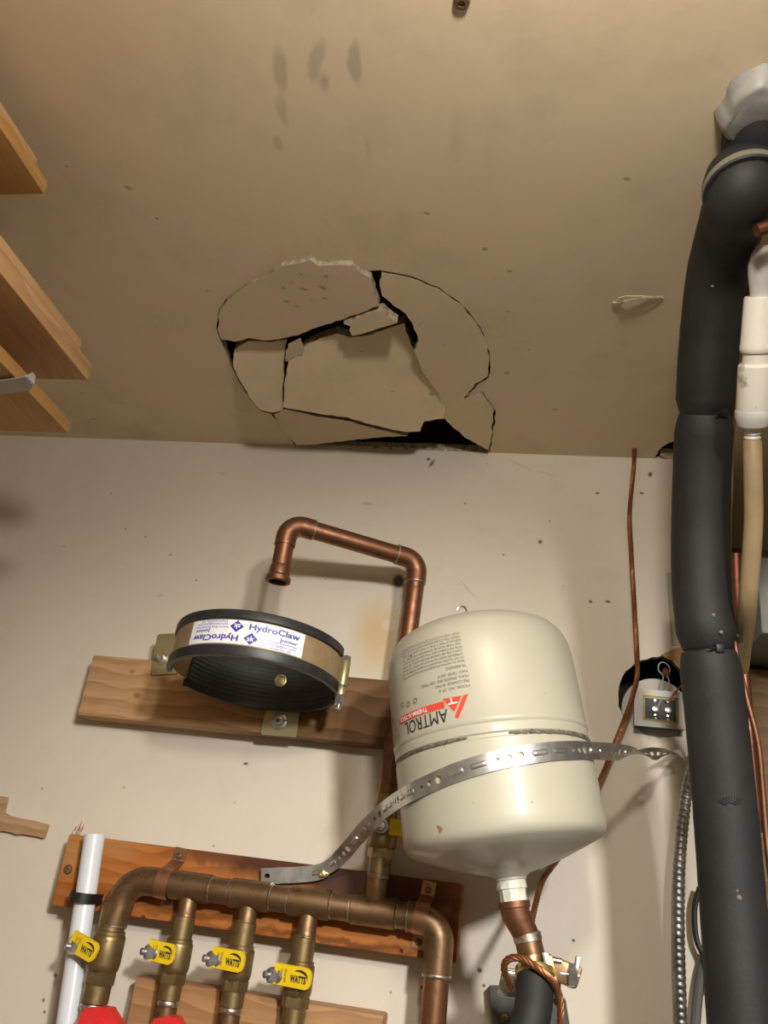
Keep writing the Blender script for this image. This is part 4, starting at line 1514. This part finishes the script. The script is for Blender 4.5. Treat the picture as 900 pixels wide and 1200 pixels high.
def pillow(mb, s0, hl, hw, h, mi=0):
    n1, n2 = 12, 6
    vs, fs = [], []
    sgn = 1 if h > 0 else -1
    for i in range(n1 + 1):
        for j in range(n2 + 1):
            x_, y_ = -1 + 2 * i / n1, -1 + 2 * j / n2
            ex = max(0, abs(x_) * hl - (hl - hw)) / hw
            lim = math.sqrt(max(0, 1 - ex * ex))
            zz = h * (1 - (y_ * y_)) ** .5 * lim
            c, wv, tg = at_s(s0 + x_ * hl)
            nn = wv.cross(tg)
            vs.append(c + wv * (y_ * hw * max(lim, .02)) + nn * (zz * 1.0))
    for i in range(n1):
        for j in range(n2):
            fs.append((i * (n2 + 1) + j, i * (n2 + 1) + j + 1, (i + 1) * (n2 + 1) + j + 1, (i + 1) * (n2 + 1) + j))
    mb.add(vs, fs, mi)


# which side of the band faces the viewer
c, wv, tg = at_s(TOT * .5)
side = 1 if (wv.cross(tg)).dot(CAM - c) > 0 else -1
for (s0, kk) in bumps:
    mb = MB()
    pillow(mb, s0, .0095, .0036, side * (.0032 if kk == 3 else .0022))
    mb.build('raised_tab', M['zinc_bright'] if kk == 3 else M['zinc'], strap)
mb = MB()
sc_ = P(378, 1024, -.048)
phillips(mb, sc_ - Y_ * .001, -Y_, .0050)
mb.build('screw', M['brass_new'], strap)

# ------------------------------------------------------------------ transformer in the wall opening
tc = P(771, 832, -.022)
tr = thing('bell_transformer', 'bell transformer with two screw terminals at the round wall hole', 'transformer', (tc.x, 0, tc.z - .025))
cn = [P(x, y, -.024) for x, y in [(743, 807), (806, 811), (806, 858), (742, 850)]]
tw_, th_ = (cn[1].x - cn[0].x) / 2, (cn[0].z - cn[3].z) / 2
tcx, tcz = (cn[0].x + cn[1].x) / 2, (cn[0].z + cn[3].z) / 2
mb = MB().box((tcx, .012, tcz), (tw_ - .003, 0, 0), (0, .034, 0), (0, 0, th_ - .003))
mb.build('housing', M['duct'], tr)
fr = tri2d([(tcx - tw_, tcz - th_), (tcx + tw_, tcz - th_), (tcx + tw_, tcz + th_), (tcx - tw_, tcz + th_)], [[(tcx - tw_ * .68, tcz - th_ * .70), (tcx + tw_ * .62, tcz - th_ * .70), (tcx + tw_ * .62, tcz + th_ * .66), (tcx - tw_ * .68, tcz + th_ * .66)]])
MB().slab(fr, to_wall(-.026), to_wall(-.0225)).build('face_frame', M['irid'], tr, smooth=0)
mb = MB()
px0, pz0 = tcx - tw_ * .03, tcz - th_ * .02
fr = tri2d([(px0 - tw_ * .67, pz0 - th_ * .71), (px0 + tw_ * .67, pz0 - th_ * .71), (px0 + tw_ * .67, pz0 + th_ * .71), (px0 - tw_ * .67, pz0 + th_ * .71)], [[(px0 - tw_ * .56, pz0 - th_ * .55), (px0 + tw_ * .56, pz0 - th_ * .55), (px0 + tw_ * .56, pz0 + th_ * .55), (px0 - tw_ * .56, pz0 + th_ * .55)]])
MB().slab(fr, to_wall(-.0245), to_wall(-.0222)).build('inner_frame', simple('olive_brass_rim', (.16, .13, .05), None, .45, .6), tr, smooth=0)
MB().box((px0, -.0225, pz0), (tw_ * .60, 0, 0), (0, .0008, 0), (0, 0, th_ * .60)).build('terminal_panel', M['plastic_black'], tr)
for dx in (-.22, .24):
    mb = MB().lathe([(.0046, 0), (.0046, .002), (.0040, .0036), (.0015, .0042)], (tcx + tw_ * dx * 1.0, -.0232, tcz - th_ * .04), -Y_, 16)
    for dz in (.011, -.008):
        mb.lathe([(.0016, 0), (.0014, .001)], (tcx + tw_ * dx, -.0232, tcz + dz), -Y_, 10)
    mb.build('terminal_screw', M['zinc_bright'], tr)
    for dz in (.60, -.52):
        MB().lathe([(.0017, 0), (.0012, .001)], (tcx + tw_ * (dx + .02), -.0232, tcz + th_ * dz), -Y_, 10).build('terminal_stud', M['tape'], tr)
# round pale plate in the opening
pc = P(768, 833, .004)
rad = .044
mb = MB().slab(tri2d(circle2(pc.x, pc.z, rad, rad, 40)), to_wall(.004), to_wall(.007))
tag(mb.build('cover_plate', M['coverplate']), 'round pale plate inside the wall hole behind the transformer', 'plate')
tl = spline([P(774, 812, -.010), P(776, 800, -.006), P(777, 792, -.006), P(772, 786, -.006), P(772, 779, -.006), P(777, 776, -.007), P(783, 780, -.008), P(785, 786, -.008), P(782, 791, -.008), P(784, 800, -.012), P(779, 812, -.020), P(774, 822, -.026), P(771, 829, -.027)], 5)
tag(MB().tube(tl, .0009, 6).build('bell_wire', M['wire_grey']), 'thin grey looped wire above the transformer terminals', 'wire')
mb = MB().tube(spline([P(781, 823, -.027), P(786, 818, -.027), P(792, 811, -.026), P(798, 804, -.022), P(808, 799, -.014)], 5), .0011, 7)
tag(mb.build('bell_wire', M['wire_red']), 'thin red wire leading off the transformer toward the black pipe', 'wire')
mb = MB().lathe([(.003, 0), (.0048, .004), (.0052, .010), (.003, .012)], P(779, 784, -.004), Vector((.2, -.3, -1)), 10)
tag(mb.build('wire_nut', simple('brown_wire_nut', (.20, .08, .04), (.12, .05, .03), .5, scale=90)), 'small brown wire splice in the looped grey wire', 'wire nut')

# pale strip of tape on the wall
q = [P(x, y, -.001) for x, y in [(781, 671), (800, 671), (806, 755), (788, 757)]]
tag(MB().slab(tri2d([(v.x, v.z) for v in q]), to_wall(-.0016), to_wall(-.0002)).build('tape_strip', M['tapegreen']), 'pale greenish strip on wall beside the black insulated pipe', 'tape')

# flexible metal conduit
cpts = spline([P(826, 868, -.020), P(808, 912, -.024), P(801, 960, -.026), P(796, 1020, -.028), P(795, 1080, -.028), P(796, 1140, -.028), P(799, 1215, -.028), P(802, 1260, -.028)], 10)
Lc = sum((cpts[i + 1] - cpts[i]).length for i in range(len(cpts) - 1))
nr = int(Lc / .0011)
fine = []
acc, j = 0, 0
for k in range(nr + 1):
    s = Lc * k / nr
    while j < len(cpts) - 2 and acc + (cpts[j + 1] - cpts[j]).length < s:
        acc += (cpts[j + 1] - cpts[j]).length
        j += 1
    q = (s - acc) / (cpts[j + 1] - cpts[j]).length
    fine.append(cpts[j].lerp(cpts[j + 1], min(q, 1)))
mb = MB().tube(fine, [.0062 + .0013 * abs(math.sin(PI * k * .0011 / .0075)) ** .6 for k in range(len(fine))], 16)
tag(mb.build('metal_conduit', M['steel_dark'], smooth=80), 'ribbed flexible metal conduit hanging below the strap end', 'conduit')
mb = MB().tube(spline([P(820, 1040, -.02), P(814, 1065, -.018), P(816, 1100, -.018), P(826, 1125, -.02), P(830, 1160, -.02)], 6), .0035, 10)
tag(mb.build('black_cable', M['plastic_black']), 'thin black cable bulging out beside the insulated pipe', 'cable')
mb = MB().tube(spline([P(828, 1118, -.012), P(820, 1150, -.012), P(815, 1200, -.012), P(813, 1250, -.012)], 6), .006, 10)
tag(mb.build('grey_cable', simple('dark_grey_sheath', (.11, .10, .095), None, .5)), 'dark grey cable on the wall between conduit and insulated pipe', 'cable')
q = [P(x, y, -.002) for x, y in [(813, 1018), (826, 1018), (850, 1230), (796, 1230)]]

# ------------------------------------------------------------------ black insulated pipe
ins = thing('insulated_pipe', 'thick black foam-insulated pipe tied in sections, from ceiling to lower right', 'pipe', P(872, 1290, -.25))
axis = [((893, 105), -.640), ((886, 150), -.610), ((880, 190), -.585), ((869, 224), -.588), ((857, 262), -.532), ((841, 320), -.472), ((833, 380), -.430), ((828, 440), -.395), ((826, 482), -.370),
        ((823, 540), -.340), ((821, 620), -.310), ((822, 690), -.295), ((829, 755), -.285), ((838, 830), -.272), ((848, 930), -.258), ((858, 1050), -.250), ((868, 1180), -.250), ((876, 1300), -.250)]
ax3 = spline([P(x, y, Yv) for (x, y), Yv in axis], 8)


def along(px_y0, px_y1):
    def key(y):
        for i in range(len(axis) - 1):
            y0, y1 = axis[i][0][1], axis[i + 1][0][1]
            if y0 <= y <= y1:
                return int(round((i + (y - y0) / (y1 - y0)) * 8))
        return 0 if y < axis[0][0][1] else len(ax3) - 1
    a, b = key(px_y0), key(px_y1)
    return ax3[a:b + 1]


def sleeve(y0, y1, r, e0=.75, e1=.75, mat='foam', name='foam_sleeve', taper=.02):
    p = along(y0, y1)
    L = [0]
    for i in range(1, len(p)):
        L.append(L[-1] + (p[i] - p[i - 1]).length)
    # denser ends
    q, rr = [], []
    ss = [0, .002, .005, .009, .014, .02]
    tot = L[-1]
    samp = ss + [x for x in L if .024 < x < tot - .024] + [tot - x for x in reversed(ss)]
    rw = random.Random(int(y0))
    for s in samp:
        j = 0
        while j < len(L) - 2 and L[j + 1] < s:
            j += 1
        k_ = (s - L[j]) / max(1e-9, L[j + 1] - L[j])
        q.append(p[j].lerp(p[j + 1], k_))
        f0 = e0 + (1 - e0) * min(1, math.sqrt(min(1, s / taper)))
        f1 = e1 + (1 - e1) * min(1, math.sqrt(min(1, (tot - s) / taper)))
        rr.append(r * min(f0, f1) * (1 + rw.uniform(-.008, .008)))
    return MB().tube(q, rr, 32).build(name, M[mat], ins, smooth=50)


RP_ = .0300
sleeve(118, 176, .0275, .8, .98)
sleeve(170, 206, .0255, .95, .95, 'rubber', 'pipe_elbow')
sleeve(213, 486, RP_, .86, .72)
sleeve(484, 760, RP_, .80, .72)
sleeve(762, 1300, .0305, .86, 1)
# flared cuff with a pale rim
cu0 = along(205, 240)
p = cu0[len(cu0) // 3]
d_ = (cu0[-1] - cu0[0]).normalized()
mb = MB()
cuff_c = P(873, 223, -.588)
dcuff = (d_ + Vector((.05, .0, -.12))).normalized()
dcuff = Vector((.06, -.16, -1)).normalized()
mb.lathe([(.0240, -.030), (.0300, -.026), (.0345, -.012), (.0350, .0), (.0340, .0015), (.0300, .0015), (.0290, -.002), (.0290, -.022), (.001, -.022)], cuff_c, dcuff, 36, 0, cap=False)
mb.build('foam_cuff', [M['foam']], ins)
mb = MB().lathe([(.0348, -.0075), (.0354, -.0070), (.0357, -.0006), (.0351, -.0002)], cuff_c, dcuff, 36, cap=False)
mb.build('pale_rim', simple('pale_cuff_rim', (.17, .15, .11), None, .7), ins)
# cable ties
for (yy, hx, hy) in ((485, 846, 483), (761, 842, 760)):
    q = along(yy - 8, yy + 8)
    c = q[len(q) // 2]
    d_ = (q[-1] - q[0]).normalized()
    mb = MB().lathe([(.0205, -.0022), (.0238, -.0022), (.0238, .0022), (.0205, .0022)], c, d_, 28, cap=False)
    t_ = mb.build('cable_tie', M['plastic_black'], ins)
    front = PCYL(hx, hy, c, d_, .0250)
    nn = (front - c - d_ * (front - c).dot(d_)).normalized()
    MB().box(front + nn * .002, d_.cross(nn) * .0042, nn * .0035, d_ * .0042, 0, .001).build('tie_head', M['plastic_black'], t_)
    tp0 = front + nn * .002
    MB().tube([tp0, tp0 + d_.cross(nn) * .012 + nn * .004], .0013, 6).build('tie_tail', M['plastic_black'], t_)
# small beads of old glue on the foam
for (x, y, r) in ((836, 721, .0022), (845, 741, .0022), (866, 1052, .0026), (864, 1044, .0013), (835, 335, .0018)):
    q = along(y - 12, y + 12)
    c = q[len(q) // 2]
    d_ = (q[-1] - q[0]).normalized()
    f = PCYL(x, y, c, d_, RP_ + .0002)
    nn = (f - c).normalized()
    MB().lathe([(r, -.001), (r * .9, r * .4), (r * .4, r * .8), (.0001, r * .9)], f, nn, 10).build('glue_bead', M['glue'], ins)
# dimple folds
mb = MB()
for k in range(9):
    an = PI * (.15 + .7 * k / 8)
    x0, y0 = 856 + 5 * math.cos(an), 944 - 3 * math.sin(an)
    x1, y1 = 856 + 17 * math.cos(an), 944 - 13 * math.sin(an)
    pts = []
    q = along(930, 960)
    c = q[len(q) // 2]
    d_ = (q[-1] - q[0]).normalized()
    pts = [PCYL(x0 + (x1 - x0) * t, y0 + (y1 - y0) * t, c, d_, .0303) for t in (0, .5, 1)]
    mb.tube(pts, [.0012, .0016, .0004], 6)
mb.build('foam_crease', M['foam'], ins)

# sealant where it meets the ceiling
mb = MB()
rq = random.Random(2)
sc0 = PZ(888, 120, CEIL)
n1, n2 = 26, 8
vs, fs = [], []
for i in range(n2 + 1):
    for k in range(n1):
        a = 2 * PI * k / n1
        t = i / n2
        r = .034 * (1 - t * .28) * (1 + .10 * math.sin(3 * a + 1) + .06 * math.sin(7 * a + t))
        vs.append(sc0 + Vector((r * math.cos(a), r * math.sin(a), -.020 * (1 - (1 - t) ** 2) + rq.uniform(-.0008, .0008))))
for i in range(n2):
    for k in range(n1):
        fs.append((i * n1 + k, i * n1 + (k + 1) % n1, (i + 1) * n1 + (k + 1) % n1, (i + 1) * n1 + k))
fs.append(tuple(n2 * n1 + k for k in range(n1)))
mb.add(vs, fs)
tag(mb.build('sealant_collar', M['caulk'], smooth=70), 'whitish smeared sealant where the black pipe meets ceiling', 'sealant')
mb = MB().tube(spline([PZ(873, 116, CEIL - .003), PZ(881, 102, CEIL - .008), PZ(890, 95, CEIL - .008), PZ(898, 100, CEIL - .003)], 5), .0035, 8)
tag(mb.build('sealant_bead', simple('tan_foam', (.42, .28, .16), (.34, .22, .12), .7, scale=60)), 'ragged tan foam bead on the sealant at the ceiling', 'sealant')

# thin copper line along the insulation
tl = spline([P(889, 238, -.50), P(882, 300, -.455), P(872, 370, -.41), P(863, 440, -.375), P(858, 500, -.345), P(857, 560, -.32), P(854, 620, -.298), P(855, 690, -.285), P(862, 760, -.272), P(874, 815, -.268), P(888, 870, -.262), P(894, 930, -.255), P(900, 1000, -.25), P(910, 1080, -.25)], 8)
tag(MB().tube(tl, .0030, 12).build('copper_tube', M['copper']), 'thin bright copper line running down the right side of the insulated pipe', 'tube')
mb = MB()
tl = spline([P(862, 650, -.21), P(864, 700, -.21), P(869, 760, -.22), P(875, 830, -.22), P(881, 900, -.22), P(887, 968, -.22)], 6)
mb.tube(tl, .0062, 14)
mb.tube([P(886.5, 962, -.22), P(888, 975, -.22)], .0066, 14, True, 1)
tag(mb.build('copper_tube', [M['copper_dark'], M['plastic_black']]), 'dark reddish copper tube with a black end behind the insulated pipe', 'tube')

# ------------------------------------------------------------------ white drain fitting and hose
f0, f1 = P(894, 286, -.53), P(881, 522, -.40)
fa = (f1 - f0).normalized()
fl_ = (f1 - f0).length


def fh(y):
    # height along the axis that shows at picture row y
    best = min(range(401), key=lambda k: abs((lambda v: 600 - F * v.dot(UX) / v.dot(_f))(f0 + fa * fl_ * k / 400 - CAM) - y))
    return fl_ * best / 400


df = thing('drain_fitting', 'white plastic drain fittings stacked beside the insulated pipe', 'pipe fitting', f1)
G = lambda lst: [(r * .90, fh(y)) for r, y in lst]
MB().lathe(G([(.0060, 287), (.0105, 296), (.0135, 310), (.0130, 322), (.0100, 345), (.0098, 356)]), f0, fa, 24).build('clear_cap', M['pvc_grey'], df)
MB().lathe(G([(.0150, 347), (.0158, 350), (.0172, 403), (.0178, 405), (.0178, 410), (.0165, 412)]), f0, fa, 28).build('socket', M['pvc'], df)
MB().lathe(G([(.0145, 408), (.0145, 432)]), f0, fa, 28).build('pipe_piece', M['pvc'], df)
MB().lathe(G([(.0165, 426), (.0185, 428), (.0185, 478), (.0175, 482)]), f0, fa, 28).build('socket', M['pvc_dirty'], df)
MB().lathe(G([(.0175, 478), (.0192, 481), (.0190, 490), (.0165, 498), (.0100, 502)]), f0, fa, 28).build('end_cap', M['pvc_grey'], df)
bb = []
y = 500
while y < 520:
    bb += [(.0078, y), (.0092, y + 2.5)]
    y += 5
MB().lathe(G(bb), f0, fa, 20).build('hose_barb', M['pvc_grey'], df)
tl = spline([P(881.5, 517, -.402), P(882.5, 560, -.39), P(883, 610, -.372), P(880, 660, -.35), P(876, 710, -.32), P(869, 770, -.24), P(863, 820, -.18), P(862, 880, -.16)], 8)
tag(MB().tube(tl, .0092, 18).build('drain_hose', M['hose']), 'brownish translucent hose hanging from the white drain fitting', 'hose')
mb = MB().tube([P(886, 270, -.575), P(930, 256, -.575)], .006, 12)
tag(mb.build('branch_tube', M['copper_dark']), 'short dark copper branch above the white drain fitting', 'tube')

# grey sheet-metal duct and boards in the recess
dx0 = P(886, 650, -.10).x
dz1, dz0 = P(890, 652, -.10).z, P(890, 742, -.10).z
mb = MB().box((dx0 + .20, .02, (dz0 + dz1) / 2), (.20, 0, 0), (0, .12, 0), (0, 0, (dz1 - dz0) / 2), 0, .003)
tag(mb.build('metal_duct', M['duct']), 'grey sheet-metal duct behind the brownish hose', 'duct')
mb = MB().box((dx0 + .18, .06, dz0 - .16), (.21, 0, 0), (0, .015, 0), (0, 0, .155), 0, .003)
tag(mb.build('backing_board', wood('recess_board', (.20, .12, .055), (.26, .17, .08))), 'brown wooden board under the grey duct', 'board')
